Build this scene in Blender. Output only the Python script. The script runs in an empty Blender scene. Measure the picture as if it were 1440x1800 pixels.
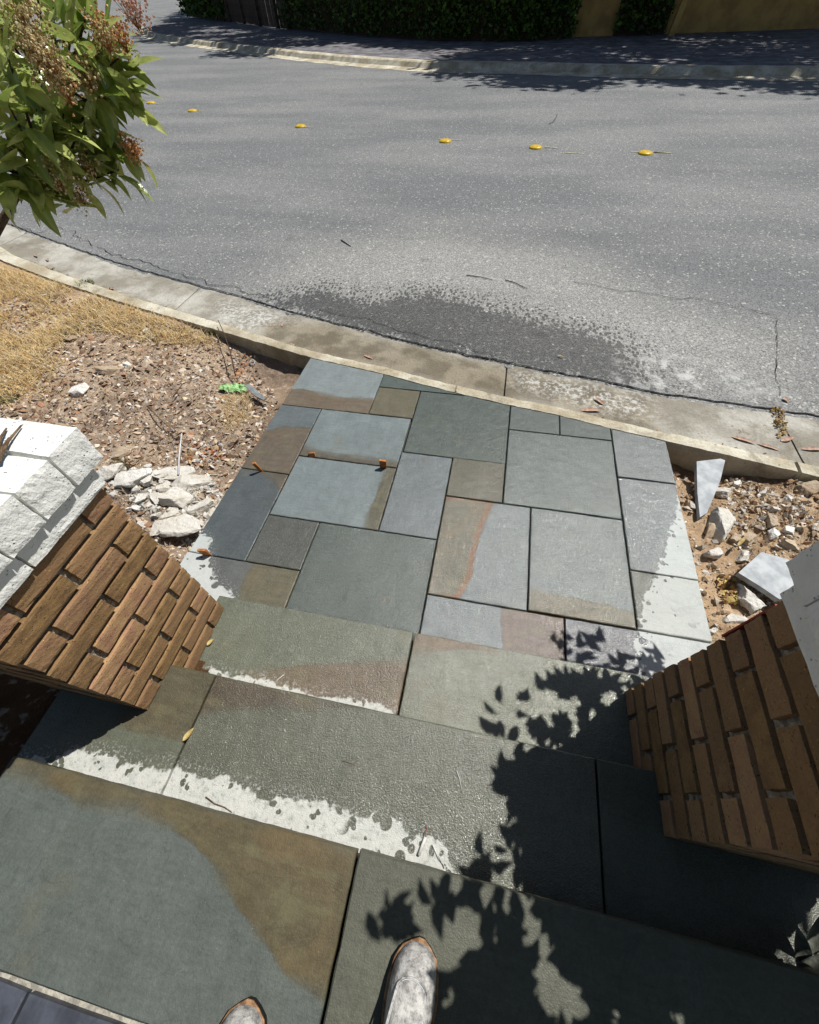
import bpy, bmesh, math, random
import numpy as np
from mathutils import Vector, Matrix, Euler, noise
random.seed(7); RNG = np.random.default_rng(11)
S = bpy.context.scene; C = bpy.data.collections.new('scene'); S.collection.children.link(C)
PI = math.pi

# ------------------------------------------------------------------ camera, sky, sun, exposure
CAM_H = 1.75; FPX = 704.66; YAW, PIT, ROL = (math.radians(a) for a in (13.902, 36.285, -3.0513))
RW = Matrix.Rotation(YAW, 3, 'Z') @ Matrix.Rotation(PIT, 3, 'X') @ Matrix.Rotation(ROL, 3, 'Z')
cd = bpy.data.cameras.new('camera'); cam = bpy.data.objects.new('camera', cd); C.objects.link(cam)
cam.matrix_world = Matrix.Translation((0, 0, CAM_H)) @ RW.to_4x4()
cd.sensor_fit = 'HORIZONTAL'; cd.sensor_width = 36; cd.lens = 36 * FPX / 1440; cd.clip_start = .02; cd.clip_end = 800
S.camera = cam
SUN = Vector((.362, .345, .866)).normalized()
EL = math.asin(SUN.z); AZ = math.atan2(SUN.x, SUN.y)
W = bpy.data.worlds.new('World'); S.world = W; W.use_nodes = True
nt = W.node_tree; bg = nt.nodes['Background']; sk = nt.nodes.new('ShaderNodeTexSky')
sk.sky_type = 'NISHITA'; sk.sun_disc = False; sk.sun_elevation = EL; sk.sun_rotation = AZ
nt.links.new(sk.outputs[0], bg.inputs[0]); bg.inputs[1].default_value = .05
sl = bpy.data.lights.new('sun', 'SUN'); sl.energy = 4.8; sl.angle = math.radians(.53); sl.color = (1, .97, .92)
so = bpy.data.objects.new('sun', sl); C.objects.link(so); so.rotation_euler = SUN.to_track_quat('Z', 'Y').to_euler()
S.view_settings.view_transform = 'Standard'; S.view_settings.look = 'None'
S.view_settings.exposure = .25; S.view_settings.gamma = 1; S.view_settings.use_curve_mapping = False

# ------------------------------------------------------------------ helpers
def ray(x, y): return RW @ Vector(((x - 720) / FPX, -(y - 900) / FPX, -1))
def at(x, y, z=0.):                                  # where the sight line of a photo pixel meets height z
    d = ray(x, y); t = (z - CAM_H) / d.z; return Vector((d.x * t, d.y * t, z))
def along(x, y, dist): return Vector((0, 0, CAM_H)) + ray(x, y).normalized() * dist
def poly(pts, z=0.): return [tuple(at(x, y, z)[:2]) for x, y in pts]
def lin(r, g, b, k=.80):
    f = lambda c: ((c / 255 + .055) / 1.055) ** 2.4 if c > 10 else c / 255 / 12.92
    return (f(r) * k, f(g) * k, f(b) * k)
def sd_poly(X, Y, P):                                # signed distance, positive inside
    P = np.array(P); n = len(P); d = np.full(X.shape, 1e9); ins = np.zeros(X.shape, bool)
    for i in range(n):
        a = P[i]; b = P[(i + 1) % n]; e = b - a; wx = X - a[0]; wy = Y - a[1]
        t = np.clip((wx * e[0] + wy * e[1]) / (e @ e + 1e-12), 0, 1)
        d = np.minimum(d, (wx - e[0] * t) ** 2 + (wy - e[1] * t) ** 2)
        c = ((a[1] > Y) != (b[1] > Y)) & (X < (b[0] - a[0]) * (Y - a[1]) / (b[1] - a[1] + 1e-12) + a[0])
        ins ^= c
    d = np.sqrt(d); return np.where(ins, d, -d)
def inpoly(x, y, P): return sd_poly(np.array([x]), np.array([y]), P)[0] > 0
def nz(x, y, z=0., s=1., o=3): return noise.fractal(Vector((x * s, y * s, z * s)), 1., 2., o)

def mesh(name, V, F, m=None, smooth=False):
    me = bpy.data.meshes.new(name); me.from_pydata([tuple(v) for v in V], [], F)
    if m: me.materials.append(m)
    if smooth: me.polygons.foreach_set('use_smooth', [True] * len(me.polygons))
    me.update(); return me
def link(name, me, parent=None, loc=(0, 0, 0), rot=(0, 0, 0), scale=(1, 1, 1)):
    o = bpy.data.objects.new(name, me); C.objects.link(o); o.location = loc; o.rotation_euler = rot; o.scale = scale
    if parent: o.parent = parent
    return o
def tag(o, label=None, cat=None, group=None, kind=None):
    if label: o['label'] = label
    if cat: o['category'] = cat
    if group: o['group'] = group
    if kind: o['kind'] = kind
    return o
def empty(name, loc, label, cat, group=None, rot=(0, 0, 0)):
    return tag(link(name, None, None, loc, rot), label, cat, group)
def struct(name, me, **k): return tag(link(name, me, **k), kind='structure')
def fattr(me, name, vals):
    a = me.attributes.new(name, 'FLOAT', 'POINT'); a.data.foreach_set('value', np.asarray(vals, dtype=np.float32).ravel())
def cattr(me, name, cols, dom='FACE'):               # colours per face -> corner attribute
    a = me.attributes.new(name, 'FLOAT_COLOR', 'POINT' if dom == 'POINT' else 'CORNER')
    if dom == 'POINT': arr = np.c_[np.array(cols), np.ones(len(cols))]
    else:
        n = np.zeros(len(me.polygons), np.int32); me.polygons.foreach_get('loop_total', n)
        arr = np.repeat(np.c_[np.array(cols), np.ones(len(cols))], n, axis=0)
    a.data.foreach_set('color', arr.astype(np.float32).ravel())

class G:                                             # terse node-graph builder
    def __init__(s, name):
        s.m = bpy.data.materials.new(name); s.m.use_nodes = True; s.t = s.m.node_tree; s.N = s.t.nodes; s.b = s.N['Principled BSDF']
        s.pos = s.N.new('ShaderNodeNewGeometry').outputs['Position']; s.tc = s.N.new('ShaderNodeTexCoord').outputs['Object']
    def put(s, sock, v):
        if hasattr(v, 'is_linked') or hasattr(v, 'links'): s.t.links.new(v, sock)
        elif isinstance(v, tuple) and len(v) == 3 and len(getattr(sock, 'default_value', (0,) * 3)) == 4: sock.default_value = (*v, 1)
        else: sock.default_value = v
    def math(s, op, a, b=0., c=None, clamp=False):
        n = s.N.new('ShaderNodeMath'); n.operation = op; n.use_clamp = clamp; s.put(n.inputs[0], a); s.put(n.inputs[1], b)
        if c is not None: s.put(n.inputs[2], c)
        return n.outputs[0]
    def mix(s, f, a, b, mode='MIX'):
        n = s.N.new('ShaderNodeMix'); n.data_type = 'RGBA'; n.blend_type = mode; s.put(n.inputs[0], f); s.put(n.inputs[6], a); s.put(n.inputs[7], b)
        return n.outputs[2]
    def noise(s, scale, detail=4., rough=.55, vec=None, dist=0., sc=None):
        n = s.N.new('ShaderNodeTexNoise'); v = vec or s.pos
        if sc:
            mp = s.N.new('ShaderNodeMapping'); s.t.links.new(v, mp.inputs[0]); mp.inputs['Scale'].default_value = sc; v = mp.outputs[0]
        s.t.links.new(v, n.inputs['Vector']); n.inputs['Scale'].default_value = scale; n.inputs['Detail'].default_value = detail
        n.inputs['Roughness'].default_value = rough; n.inputs['Distortion'].default_value = dist; return n.outputs['Fac']
    def voro(s, scale, vec=None, out='Distance', feat='F1', sc=None):
        n = s.N.new('ShaderNodeTexVoronoi'); n.feature = feat; v = vec or s.pos
        if sc:
            mp = s.N.new('ShaderNodeMapping'); s.t.links.new(v, mp.inputs[0]); mp.inputs['Scale'].default_value = sc; v = mp.outputs[0]
        s.t.links.new(v, n.inputs['Vector']); n.inputs['Scale'].default_value = scale; return n.outputs[out]
    def ramp(s, f, a, b, lo=0., hi=1.):
        n = s.N.new('ShaderNodeMapRange'); n.interpolation_type = 'SMOOTHSTEP'; s.put(n.inputs[0], f)
        for i, v in zip((1, 2, 3, 4), (a, b, lo, hi)): s.put(n.inputs[i], v)
        return n.outputs[0]
    def attr(s, name, col=False):
        n = s.N.new('ShaderNodeAttribute'); n.attribute_name = name; return n.outputs['Color' if col else 'Fac']
    def bump(s, h, dist, strength=1., normal=None):
        n = s.N.new('ShaderNodeBump'); s.put(n.inputs['Height'], h); n.inputs['Distance'].default_value = dist; s.put(n.inputs['Strength'], strength)
        if normal: s.t.links.new(normal, n.inputs['Normal'])
        return n.outputs[0]
    def scale(s, col, f):
        n = s.N.new('ShaderNodeVectorMath'); n.operation = 'SCALE'; s.put(n.inputs[0], col); s.put(n.inputs['Scale'], f); return n.outputs[0]
    def out(s, col, rough=.8, normal=None, spec=.4):
        s.put(s.b.inputs['Base Color'], col); s.put(s.b.inputs['Roughness'], rough); s.put(s.b.inputs['Specular IOR Level'], spec)
        if normal: s.t.links.new(normal, s.b.inputs['Normal'])
        return s.m

# ------------------------------------------------------------------ materials
def mat_stone():
    g = G('bluestone')
    A = g.attr('colA', True); B = g.attr('colB', True)
    n1 = g.noise(9, 4); n2 = g.noise(130, 3); n3 = g.noise(420, 2); st = g.noise(14, 4, sc=(1, 6, 1), dist=.6)
    brn = g.math('ADD', g.attr('brn'), g.math('MULTIPLY', g.math('SUBTRACT', g.noise(30, 3), .5), .014))
    brn = g.math('ADD', brn, g.math('MULTIPLY', g.math('SUBTRACT', g.noise(7, 4, .6), .5), .03))
    sw = g.ramp(g.noise(4, 2), .40, .62, .004, .036)
    band = g.ramp(g.math('DIVIDE', brn, sw), -1., 1.)
    col = g.mix(band, A, B)
    # ripple bands inside the brown zones, darker rim along the seam
    wav = g.math('SINE', g.math('MULTIPLY', g.math('ADD', g.attr('brn'), g.math('MULTIPLY', n1, .05)), 160.))
    col = g.scale(col, g.math('ADD', 1., g.math('MULTIPLY', band, g.math('MULTIPLY', wav, .05))))
    rust = g.math('MULTIPLY', g.attr('rust'), g.math('MULTIPLY', g.ramp(brn, .0, .006), g.ramp(brn, .045, .015)))
    col = g.mix(g.math('MULTIPLY', rust, .7), col, lin(128, 84, 54))
    rim = g.ramp(g.math('ABSOLUTE', brn), .0, .006, .10, 0.)
    col = g.scale(col, g.math('SUBTRACT', 1., rim))
    col = g.scale(col, g.math('ADD', .66, g.math('MULTIPLY', n1, .34)))
    col = g.scale(col, g.math('ADD', .78, g.math('MULTIPLY', st, .44)))
    col = g.scale(col, g.math('ADD', .70, g.math('MULTIPLY', n2, .6)))
    col = g.scale(col, g.math('ADD', .80, g.math('MULTIPLY', n3, .4)))
    # brown zones drift between tan, olive and rust; grey zones carry faint mineral clouds
    col = g.mix(g.math('MULTIPLY', band, g.ramp(g.noise(6, 4, .6, dist=.5), .48, .74, 0., .22)), col, lin(128, 102, 68))
    col = g.mix(g.math('MULTIPLY', band, g.ramp(g.noise(9, 3, .6, sc=(1, 2, 1)), .5, .7, 0., .5)), col, lin(112, 110, 84))
    col = g.mix(g.ramp(g.noise(3.2, 5, .65, dist=.6), .48, .70, 0., .40), col, g.scale(col, 1.30))
    col = g.mix(g.ramp(g.noise(11, 5, .7, sc=(2.5, 1, 1)), .55, .70, 0., .35), col, g.scale(col, .72))
    col = g.mix(g.ramp(g.noise(5, 2), .60, .78, 0., .25), col, lin(116, 108, 82))
    col = g.mix(g.ramp(g.voro(38), .045, .02, 0., .35), col, lin(190, 190, 175))
    dg = g.noise(30, 4, .65, sc=(1.6, .25, 1), dist=.4); col = g.scale(col, g.math('ADD', .86, g.math('MULTIPLY', dg, .28)))
    # thin dark veins
    vn = g.math('ABSOLUTE', g.math('SUBTRACT', g.noise(6, 5, dist=.8), .5))
    col = g.scale(col, g.ramp(vn, .0, .012, .86, 1.))
    dry0 = g.math('ADD', g.attr('dry'), g.math('MULTIPLY', g.math('SUBTRACT', g.noise(55, 3), .5), .05))
    dry0 = g.math('ADD', dry0, g.math('MULTIPLY', g.math('SUBTRACT', g.noise(14, 3), .5), .07))
    dry = g.ramp(dry0, -.004, .007)
    # drops of water standing inside the dry zone, denser near the wet edge
    rad = g.ramp(g.attr('dry'), .0, .10, .56, .0)
    spot = g.ramp(g.math('SUBTRACT', g.voro(34, sc=(1, 1, 0)), g.math('MULTIPLY', rad, g.ramp(g.noise(20, 2), .42, .6))), -.03, .03)
    big = g.ramp(g.math('SUBTRACT', g.voro(20, sc=(1, 1, 0)), g.ramp(g.noise(7, 2), .40, .62, .05, .40)), -.01, .02)
    thin = g.ramp(g.noise(60, 4, .7), .30, .50, .55, 1.)
    big = g.math('MAXIMUM', big, g.ramp(g.noise(3.3, 1), .50, .54, 0., 1.))
    dry = g.math('MULTIPLY', g.math('MULTIPLY', g.math('MULTIPLY', dry, spot), big), g.math('MAXIMUM', thin, g.math('SUBTRACT', 1., g.attr('dust'))))
    drycol = g.mix(.30, lin(206, 210, 206, .85), g.scale(col, 2.4))
    drycol = g.mix(g.attr('dust'), drycol, lin(222, 222, 214, .68))
    drycol = g.mix(g.ramp(g.noise(7, 5, .7, sc=(1, 2.5, 1), dist=1.), .5, .68, 0., .45), drycol, lin(156, 164, 160, .85))
    drycol = g.scale(drycol, g.math('ADD', .84, g.math('MULTIPLY', g.noise(60, 4), .26)))
    drycol = g.scale(drycol, g.math('ADD', .86, g.math('MULTIPLY', g.noise(8, 3), .24)))
    # scum line where the water stops
    scum = g.math('MULTIPLY', g.ramp(g.math('ABSOLUTE', g.math('ADD', g.attr('dry'), .01)), .035, .0), g.ramp(n2, .52, .66))
    col = g.mix(dry, col, drycol)
    col = g.mix(g.math('MULTIPLY', scum, .35), col, lin(205, 208, 205))
    film = g.ramp(g.noise(240, 2, .7), .40, .68)
    wetr = g.math('ADD', .08, g.math('MULTIPLY', film, .20))
    soak = g.ramp(g.attr('dry'), -1.2, -.02, .0, 1.)
    wetr = g.math('ADD', wetr, g.math('MULTIPLY', g.math('SUBTRACT', 1., g.attr('gloss')), .36))
    rough = g.math('ADD', g.math('MULTIPLY', dry, .5), wetr, clamp=True)
    hb = g.math('ADD', g.math('ADD', g.math('MULTIPLY', g.noise(290, 2, .6), .8), g.math('MULTIPLY', g.noise(160, 2, .5), .45)), g.math('MULTIPLY', g.noise(22, 3), .7))
    hb = g.math('ADD', hb, g.math('MULTIPLY', g.ramp(g.noise(5, 5, .6, dist=.7), .44, .54), .14))
    nrm = g.bump(hb, .0030, g.math('ADD', .40, g.math('MULTIPLY', g.attr('gloss'), .50)))
    return g.out(col, rough, nrm, g.math('ADD', .20, g.math('MULTIPLY', g.attr('gloss'), .42)))
def mat_asphalt():
    g = G('asphalt')
    f1 = g.noise(260, 2, .7); f2 = g.noise(70, 3, .7); big = g.noise(.8, 4, sc=(.35, 1, 1)); tr = g.noise(2.2, 3, sc=(.15, 1, 1))
    agg = g.voro(125, out='Color')
    a2 = g.voro(60, out='Color')
    sp = g.N.new('ShaderNodeSeparateColor'); g.t.links.new(agg, sp.inputs[0]); sp2 = g.N.new('ShaderNodeSeparateColor'); g.t.links.new(a2, sp2.inputs[0])
    base = g.mix(g.ramp(big, .35, .65), lin(116, 118, 119), lin(134, 135, 134))
    base = g.mix(g.attr('pale'), base, lin(176, 174, 168))
    base = g.scale(base, g.math('ADD', .86, g.math('MULTIPLY', tr, .22)))
    base = g.scale(base, g.math('ADD', .52, g.math('MULTIPLY', sp.outputs[0], 1.05)))
    base = g.scale(base, g.math('ADD', .62, g.math('MULTIPLY', f2, .76)))
    base = g.mix(g.ramp(sp2.outputs[1], .955, .985, 0., .6), base, lin(225, 222, 210))
    base = g.mix(g.ramp(g.noise(1.7, 5, .7), .60, .72, 0., .45), base, lin(95, 96, 98))
    w0 = g.math('ADD', g.math('MULTIPLY', g.attr('wet'), 1.25), g.math('MULTIPLY', g.math('SUBTRACT', g.noise(7, 5, .7), .5), .75))
    w0 = g.math('ADD', w0, g.math('MULTIPLY', g.math('SUBTRACT', g.noise(38, 3, .7), .5), .75))
    wet = g.ramp(w0, .02, .12)
    drops = g.ramp(g.math('SUBTRACT', g.voro(34, sc=(1, .55, 1)), g.ramp(g.attr('wet'), -.62, .10, -.04, .50)), .05, -.05)
    wet = g.math('MAXIMUM', g.math('MULTIPLY', wet, g.ramp(g.noise(30, 3, .7), .30, .46, .35, 1.)), drops)
    wcol = g.scale(base, .33)
    col = g.mix(wet, base, wcol)
    salt_glare = g.math('MULTIPLY', g.attr('salt_glare'), g.ramp(g.noise(7, 5, .75), .47, .62))
    col = g.mix(g.math('MULTIPLY', salt_glare, .75), col, lin(222, 222, 218))
    rough = g.math('SUBTRACT', .86, g.math('MULTIPLY', wet, .42))
    nrm = g.bump(g.math('ADD', g.math('MULTIPLY', sp.outputs[0], .8), f1), .005, .75)
    return g.out(col, rough, nrm, .35)
def mat_concrete(name='concrete', light=(196, 190, 172), dark=(150, 140, 118), attrs=True, k=.8):
    g = G(name); n1 = g.noise(2.2, 5, .65); n2 = g.noise(60, 4, .65); n3 = g.noise(300, 2)
    col = g.mix(g.ramp(n1, .38, .66), lin(*dark, k), lin(*light, k))
    if attrs:
        col = g.mix(g.attr('damp'), col, g.mix(g.ramp(g.noise(5, 4), .4, .62), lin(108, 98, 80), lin(150, 140, 120)))
        s = g.math('MULTIPLY', g.attr('salt_glare'), g.ramp(g.noise(26, 4, .75), .45, .60))
        col = g.mix(g.math('MULTIPLY', s, .7), col, lin(226, 226, 222))
        col = g.mix(g.ramp(g.noise(3.5, 6, .75, dist=.8), .50, .68, 0., .55), col, lin(118, 108, 90))
        spl = g.ramp(g.noise(11, 4, .7), .64, .70, 0., .6)
        col = g.mix(spl, col, lin(120, 92, 62))
    col = g.scale(col, g.math('ADD', .62, g.math('MULTIPLY', n2, .76)))
    col = g.scale(col, g.math('ADD', .82, g.math('MULTIPLY', n3, .36)))
    col = g.mix(g.ramp(g.voro(70), .10, .05, 0., .45), col, lin(96, 84, 66))
    nrm = g.bump(g.math('ADD', n2, g.math('MULTIPLY', n3, .5)), .008, .8)
    return g.out(col, .88, nrm, .25)
def mat_brick():
    g = G('tan_brick'); oi = g.N.new('ShaderNodeObjectInfo').outputs['Random']
    n1 = g.noise(22, 4); n2 = g.noise(160, 3, .7)
    base = g.mix(oi, lin(150, 119, 78), lin(156, 118, 92))
    col = g.mix(g.ramp(n1, .35, .65), base, g.mix(oi, lin(126, 98, 66), lin(170, 136, 98)))
    rv = g.math('FRACT', g.math('MULTIPLY', oi, 7.31)); col = g.scale(col, g.math('ADD', .84, g.math('MULTIPLY', rv, .36)))
    col = g.mix(g.ramp(g.noise(7, 4, .7), .56, .72, 0., .35), col, lin(190, 160, 122))
    col = g.scale(col, g.math('ADD', .6, g.math('MULTIPLY', n2, .8)))
    pit = g.ramp(g.voro(120, sc=(1, 1, 1.4)), .30, .16)
    pk = g.math('MULTIPLY', pit, g.ramp(g.noise(50, 2), .5, .6))
    col = g.scale(col, g.math('SUBTRACT', 1., g.math('MULTIPLY', pk, .6)))
    col = g.mix(g.ramp(g.noise(200, 1, .5), .70, .76, 0., .8), col, lin(205, 165, 90))
    h = g.math('SUBTRACT', g.math('ADD', g.math('MULTIPLY', n2, .7), g.math('MULTIPLY', g.noise(90, 4, .7), .6)), pk)
    return g.out(col, .85, g.bump(h, .0024, .7), .3)
def mat_white():
    g = G('white_masonry_paint'); n1 = g.noise(85, 3, .6, sc=(1, 1, .6)); n2 = g.noise(14, 4)
    pit = g.math('MULTIPLY', g.ramp(g.voro(110), .26, .16), g.ramp(g.noise(34, 2), .52, .62))
    col = g.mix(g.ramp(n2, .3, .7), (.80, .80, .765), (.70, .71, .67))
    col = g.mix(g.math('MULTIPLY', pit, .55), col, lin(120, 110, 92))
    col = g.mix(g.ramp(g.noise(5, 5, .7), .66, .74, 0., .3), col, lin(150, 148, 135))
    h = g.math('SUBTRACT', g.math('ADD', n1, g.math('MULTIPLY', g.noise(160, 2), .3)), g.math('MULTIPLY', pit, 1.2))
    return g.out(col, .7, g.bump(h, .0038, .9), .3)
def mat_soil():
    g = G('dry_soil'); n1 = g.noise(3, 5, .65); n2 = g.noise(45, 5, .7); n3 = g.noise(200, 3, .7)
    a = g.mix(g.attr('tan'), g.mix(g.ramp(n1, .35, .65), lin(150, 130, 112), lin(196, 174, 150)), g.mix(g.ramp(n1, .35, .65), lin(186, 154, 118), lin(220, 188, 150)))
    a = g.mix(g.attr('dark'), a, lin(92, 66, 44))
    a = g.mix(g.ramp(g.noise(24, 3), .56, .68, 0., .5), a, lin(196, 182, 164))
    a = g.scale(a, g.math('ADD', .5, g.math('MULTIPLY', n2, 1.)))
    a = g.scale(a, g.math('ADD', .7, g.math('MULTIPLY', n3, .6)))
    nrm = g.bump(g.math('ADD', n2, g.math('MULTIPLY', n3, .5)), .02, .9)
    return g.out(a, .95, nrm, .15)
def mat_simple(name, c, rough=.7, var=.3, scale=30, bump=.002, spec=.3, k=.8, c2=None):
    g = G(name); n = g.noise(scale, 4, .6, vec=g.tc)
    col = g.mix(g.ramp(n, .35, .65), lin(*c, k), lin(*(c2 or tuple(int(v * (1 - var)) for v in c)), k))
    return g.out(col, rough, g.bump(g.noise(scale * 3, 3, .6, vec=g.tc), bump, .7), spec)
def mat_face(name, rough=.8, k=1., trans=0., spec=.3, bumps=.0015):   # colour carried per face (each chip / blade has its own)
    g = G(name); c = g.attr('tint', True); n = g.noise(90, 3)
    c = g.scale(c, g.math('ADD', .65, g.math('MULTIPLY', n, .7)))
    m = g.out(c, rough, g.bump(g.noise(220, 2), bumps, .6), spec)
    if trans: add_trans(g, c, trans)
    return m
def add_trans(g, c, f):
    o = g.N['Material Output']; t = g.N.new('ShaderNodeBsdfTranslucent'); g.t.links.new(c, t.inputs[0])
    x = g.N.new('ShaderNodeMixShader'); x.inputs[0].default_value = f
    g.t.links.new(g.b.outputs[0], x.inputs[1]); g.t.links.new(t.outputs[0], x.inputs[2]); g.t.links.new(x.outputs[0], o.inputs[0])
def mat_leaf():
    g = G('glossy_leaf'); oi = g.N.new('ShaderNodeObjectInfo').outputs['Random']
    c = g.mix(oi, lin(100, 128, 40), lin(206, 212, 130)); c = g.mix(g.ramp(g.noise(30, 3), .4, .65, 0., .7), c, lin(122, 146, 62))
    t = g.attr('vein'); c = g.mix(g.math('MULTIPLY', t, .5), c, lin(176, 186, 110, .85))
    m = g.out(c, .24, g.bump(g.noise(60, 3), .003, .5), .6); add_trans(g, g.scale(c, 1.5), .28); return m
M = dict(stone=mat_stone(), asphalt=mat_asphalt(), conc=mat_concrete('concrete', (198, 195, 184), (150, 145, 132)), brick=mat_brick(), white=mat_white(), soil=mat_soil(), leaf=mat_leaf(),
         kerb=mat_concrete('kerb_concrete', (226, 220, 200), (180, 168, 142)), bed=mat_simple('mortar_bed', (84, 78, 68), .95, .3, 40, .006),
         mortar=mat_simple('grey_mortar', (190, 182, 166), .95, .35, 60, .006), verge=mat_concrete('verge_concrete', (150, 148, 150), (104, 102, 106), False, .7),
         rubble=mat_concrete('rubble_concrete', (218, 216, 210), (190, 184, 172), False, 1.0), rock=mat_concrete('field_rock', (206, 190, 166), (160, 138, 114), False, .85),
         chip=mat_face('loose_chips', .9), straw=mat_face('dry_straw', .75, trans=.25), foliage=mat_face('foliage_mass', .45, trans=.3, spec=.4),
         wood=mat_simple('orange_shim_wood', (206, 136, 76), .6, .25, 50), bark=mat_simple('grey_brown_bark', (96, 78, 60), .85, .4, 40, .004),
         twig=mat_simple('dry_twig', (128, 104, 78), .8, .35, 60), fence=mat_simple('weathered_fence_board', (98, 84, 72), .85, .4, 9, .01, c2=(62, 52, 46)),
         render=mat_simple('ochre_wall_render', (206, 168, 100), .9, .25, 2.2, .01, c2=(170, 136, 84)), yellow=mat_simple('yellow_ceramic', (236, 196, 50), .35, .15, 30),
         ypaint=mat_simple('worn_yellow_paint', (200, 192, 150), .8, .25, 30), crack=mat_simple('crack_dark', (38, 36, 34), .95, .2, 30),
         tarstain=mat_simple('tar', (70, 70, 70), .8, .3, 20), green=mat_simple('green_plastic', (136, 190, 120), .4, .3, 60, .004, c2=(186, 222, 160)),
         whitep=mat_simple('white_plastic', (226, 228, 230), .4, .12, 30), pinkleaf=mat_simple('dried_pink_leaf', (206, 176, 156), .7, .3, 50, c2=(170, 132, 112)),
         yleaf=mat_simple('yellow_dead_leaf', (206, 190, 130), .7, .25, 50, c2=(176, 146, 90)), red=mat_simple('red_sealant', (170, 74, 56), .6, .3, 20, c2=(150, 50, 36)),
         paver=mat_simple('slate_paver', (82, 86, 96), .5, .25, 14, .002), grout=mat_simple('pale_grout', (190, 184, 170), .9, .25, 60, .004),
         wrapper=mat_simple('white_paper', (232, 230, 224), .7, .1, 40), flower=mat_face('dry_flower', .8, trans=.2),
         greyleaf=mat_simple('grey_dry_leaf', (160, 164, 150), .5, .25, 40), slatey=mat_simple('slate_offcut', (150, 154, 154), .6, .2, 20), marble=mat_simple('pale_sawn_slab', (156, 162, 166), .65, .16, 12, .002, c2=(194, 198, 200)))
def mat_leather():
    g = G('dusty_leather'); n = g.noise(44, 6, .72, vec=g.tc); n2 = g.noise(140, 4, .7, vec=g.tc)
    c = g.mix(g.ramp(n, .30, .66), lin(110, 107, 106), lin(204, 202, 196)); c = g.mix(g.ramp(n2, .56, .66, 0., .6), c, lin(90, 88, 88))
    return g.out(c, .6, g.bump(g.math('ADD', n2, n), .0022, .8), .4)
M['leather'] = mat_leather()
M['welt'] = mat_simple('tan_welt', (168, 130, 92), .5, .3, 60, .002, c2=(112, 78, 52)); M['sole'] = mat_simple('dark_rubber', (36, 32, 30), .7, .3, 40)

# ------------------------------------------------------------------ the kerb line, as y of x
KI = np.array([(-40, 34), (-20, 14), (-12, 7.6), (-8, 5.2), (-5.32, 3.78), (-4.38, 3.44), (-3.2, 3.07), (-2.22, 2.80), (-1.351, 2.553), (-.739, 2.436), (-.53, 2.38), (-.18, 2.30), (.176, 2.229), (.494, 2.178), (.806, 2.104), (1.115, 2.043), (1.443, 1.978), (1.884, 1.885), (3, 1.72), (6, 1.6), (12, 2.2), (40, 9)])
GO = np.array([(-40, 36), (-20, 15.8), (-12, 9.1), (-8, 6.2), (-6.64, 5.10), (-5.41, 4.60), (-4.31, 4.175), (-3.1, 3.786), (-2.51, 3.623), (-1.95, 3.423), (-1.11, 3.195), (-.48, 3.02), (.085, 2.905), (.6, 2.80), (1.23, 2.69), (1.74, 2.63), (2.2, 2.60), (4, 2.45), (12, 3.0), (40, 10)])
def ki(x): return float(np.interp(x, KI[:, 0], KI[:, 1]))
def go(x): return float(np.interp(x, GO[:, 0], GO[:, 1]))
def kw(x): return float(np.interp(x, [-6, -3, -1.4, 0, 2], [.17, .13, .095, .09, .10]))

# ------------------------------------------------------------------ setting
def grid_mesh(name, xs, rows, m, zf):                 # rows(x) -> list of y; equal counts
    V = []; nx = len(xs)
    for x in xs: V += [(x, y, zf(x, y)) for y in rows(x)]
    ny = len(V) // nx
    F = [(i * ny + j, (i + 1) * ny + j, (i + 1) * ny + j + 1, i * ny + j + 1) for i in range(nx - 1) for j in range(ny - 1)]
    return mesh(name, V, F, m)
xs = list(np.r_[-90:-12:6, -12:-8:.5, -8:4:.05, 4:12:.5, 12:96:6])
vs = list(np.r_[-.06:.06:.02, .06:3.2:.05, 3.2:10:.3, 10:26:1., 26:140:8])
def rz(x, y): return -.125 + .004 * nz(x, y, 0, .8)
road_me = grid_mesh('road', xs, lambda x: [go(x) + v for v in vs], M['asphalt'], rz)
rv = np.array([v.co[:] for v in road_me.vertices])
STAIN = poly([(470, 528), (560, 508), (650, 528), (760, 512), (860, 540), (960, 562), (1060, 585), (1115, 620), (1140, 668), (1120, 690), (1000, 665), (760, 615), (600, 575)], -.12)
fattr(road_me, 'wet', sd_poly(rv[:, 0], rv[:, 1], STAIN))
PALE = poly([(380, 505), (520, 440), (760, 400), (960, 430), (1200, 520), (1440, 590), (1500, 760), (1000, 690), (600, 590)], -.12)
fattr(road_me, 'pale', np.clip(.45 + sd_poly(rv[:, 0], rv[:, 1], PALE) * 1.0, 0, 1) * .5)
SALT_GLARE = poly([(1120, 600), (1180, 620), (1300, 640), (1390, 690), (1200, 705), (1130, 690), (1040, 680)], -.12)
fattr(road_me, 'salt_glare', np.clip(.25 + sd_poly(rv[:, 0], rv[:, 1], SALT_GLARE) * 3.0, 0, 1))  # white salt border plus sun glare painted into the asphalt colour
road = struct('road', road_me)
# deep subsoil under everything, out to the horizon
struct('ground', mesh('ground', [(-400, -400, -.6), (400, -400, -.6), (400, 400, -.6), (-400, 400, -.6)], [(0, 1, 2, 3)], M['soil']))

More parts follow.
